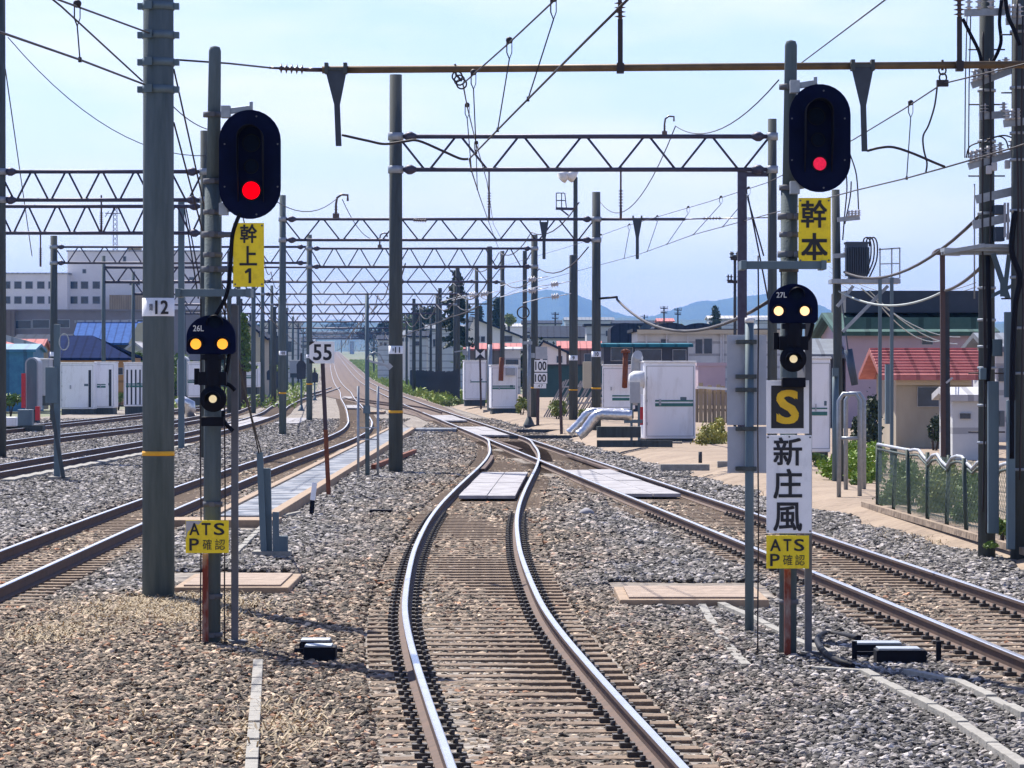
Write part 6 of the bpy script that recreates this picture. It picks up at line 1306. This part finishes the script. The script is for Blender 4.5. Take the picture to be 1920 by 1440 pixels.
# dense far line-side: poles along the right of the far line and hedge trees behind them
k = 0
for d in list(range(300, 1000, 45)):
    X = float(right_x(d))+6.6+(k % 3)*.9; b = MB(); z = hgt(d); b.cyl((X, d, z-.2), (X, d, z+8.6+(k % 2)), .17, .13, n=8); b.bar((X-.9, d-.2, z+8.2), (X+.9, d-.2, z+8.2), .12); b.bar((X-.6, d-.2, z+7.3), (X+.6, d-.2, z+7.3), .1); k += 1
    tag(b.build('line_pole', 'concrete_dark'), 'one of the dark line poles with cross arms right of the far line', 'pole', 'line poles beside the far line')
for i, (d, o, h, mn) in enumerate([(360, 15, 5, 'leaf_dark'), (440, 13, 6, 'leaf_green'), (520, 14, 7, 'leaf_dark'), (620, 12, 6, 'leaf_dark'), (740, 14, 8, 'leaf_green'), (880, 12, 7, 'leaf_dark'), (1050, 13, 9, 'leaf_dark'), (1250, 12, 9, 'leaf_dark')]):
    X = float(right_x(d))+o; r = h*.62; t = thing('hedge_tree', 'one of the rounded trees standing in a row right of the far line poles', 'tree', (X, d, hgt(d)), 'trees right of the far line')
    b = MB(); b.cyl((X, d, hgt(d)-.2), (X, d, hgt(d)+h*.7), .2, .06, n=6); b.build('trunk', 'bark', t)
    b = MB(); leaf_mesh(b, crown_pts((X, d, hgt(d)+h*.55), (r, r, h*.5), 1300, 16), .55, up=.4); b.build('crown', mn, t)
for i, (d, o, h, mn) in enumerate([(330, -16, 4, 'leaf_green'), (390, -12, 5, 'leaf_dark'), (460, -15, 6, 'leaf_green'), (540, -11, 5, 'leaf_green'), (640, -13, 7, 'leaf_dark'), (760, -11, 7, 'leaf_green'), (900, -12, 8, 'leaf_dark'), (1100, -11, 8, 'leaf_green')]):
    X = float(left_a(d))+o; r = h*.62; t = thing('hedge_tree', 'one of the rounded trees in a row left of the far narrow gauge track', 'tree', (X, d, hgt(d)), 'trees left of the far line')
    b = MB(); b.cyl((X, d, hgt(d)-.2), (X, d, hgt(d)+h*.7), .2, .06, n=6); b.build('trunk', 'bark', t)
    b = MB(); leaf_mesh(b, crown_pts((X, d, hgt(d)+h*.55), (r, r, h*.5), 1300, 16), .5, up=.4); b.build('crown', mn, t)
for (x0, x1, y, d, w_, r_, rs, lab) in ((708, 730, 636, 640, 'wall_pale', 'roof_slate', 8, 'small far house with dark roof just left of the pole plated 11'), (748, 770, 628, 560, 'wall_white', 'roof_grey', 9, 'small far white house just right of the pole plated 11'), (560, 580, 640, 700, 'wall_pale', 'roof_slate', 8, 'small far grey house left of the 55 sign'), (1110, 1140, 618, 520, 'wall_white', 'roof_slate', 10, 'far white gabled house between the plated pole and warehouse'), (984, 1004, 622, 560, 'wall_pale', 'roof_slate', 9, 'far grey house between two dark poles right of the cream house')):
    house('house', lab, 'house', x0, x1, y, d, 8, w_, r_, rise=rs, ridge='x', over=.3, win=[(x0+4, y+6, x0+9, y+12), (x1-10, y+6, x1-5, y+12)])
# ---------------------------------------------------------------- overbridge, far hills
d = 2050; t = thing('overbridge', 'faint blue road bridge crossing far down the line', 'bridge', at(630, 640, d)); b = MB(); p, q = at(470, 638, d), at(745, 628, d); b.box(((p.x+q.x)/2, d, at(0, 633, d).z), (q.x-p.x, 10, 2.6)); b.build('deck', 'wall_pale', t)
b = MB()
for x in (560, 596, 660, 700): v = at(x, 640, d); b.box((v.x, d, (v.z+hgt(d))/2), (2.4, 6, v.z-hgt(d)))
b.build('pier', 'wall_pale', t)
D('hill_forest', (.05, .085, .06), (.025, .05, .045), .95, scale=.012)
def hills(name, prof, d, depth, seed, wob):
    r = np.random.default_rng(seed); X = np.array([p[0] for p in prof], float); Y = np.array([p[1] for p in prof], float); px = np.arange(X[0], X[-1]+1, 3.0); py = np.interp(px, X, Y)
    nzv = sum(np.sin(px*f+r.uniform(0, 6))*a for f, a in ((.05, 1.4), (.11, .9), (.23, .7), (.6, .45), (1.3, .35)))*wob; py = py-nzv*.8
    b = MB(); vs = []; rows = 8; n = len(px)
    for j in range(rows+1):
        for x, y in zip(px, py):
            u = j/rows; dd = d-depth*(1-u)
            z = (at(x, y, d).z+10)*(u**1.2)*(1+.1*math.sin(x*.05+u*7)*(1-u)*u*3)-10
            vs.append(((x-CX)*d/F, dd, z+12*u*(1-u)*math.sin(x*.13+u*5)))
    b.add(vs, [(j*n+i, j*n+i+1, (j+1)*n+i+1, (j+1)*n+i) for j in range(rows) for i in range(n-1)], 0, True)
    o = len(b.v); b.v += [((x-CX)*d/F, d+depth, -10) for x in px]; k = rows*n
    for i in range(n-1): b.f.append((k+i, k+i+1, o+i+1, o+i)); b.mi.append(0); b.sm.append(True)
    tag(b.build(name, 'hill_forest', loc=(0, 0, 0)), kind='structure')
hills('hills', [(-700, 600), (200, 600), (500, 606), (620, 600), (760, 606), (860, 590), (930, 556), (985, 546), (1045, 545), (1075, 550), (1110, 563), (1150, 586), (1200, 596), (1260, 582), (1310, 565), (1370, 559), (1440, 552), (1500, 560), (1580, 590), (1700, 600), (1900, 604), (2600, 590)], 7500, 1500, 3, 1.0)
hills('hills', [(-700, 612), (300, 614), (560, 606), (700, 606), (800, 612), (950, 604), (1060, 600), (1150, 596), (1300, 600), (1500, 598), (1800, 606), (2600, 608)], 4600, 900, 5, .7)
# ---------------------------------------------------------------- the air between here and the hills
b = MB(); b.box((0, 5000, 89), (12000, 10400, 380))
M = bpy.data.materials.new('haze_air'); M.use_nodes = True; tt = M.node_tree; tt.nodes.clear(); o_ = tt.nodes.new('ShaderNodeOutputMaterial'); pv = tt.nodes.new('ShaderNodeVolumePrincipled')
pv.inputs['Color'].default_value = (.16, .42, 1, 1); pv.inputs['Density'].default_value = .000085; pv.inputs['Anisotropy'].default_value = .2
tt.links.new(pv.outputs[0], o_.inputs['Volume']); MT['haze_air'] = M
hz = tag(b.build('haze', 'haze_air', loc=(0, 0, 0)), kind='stuff')
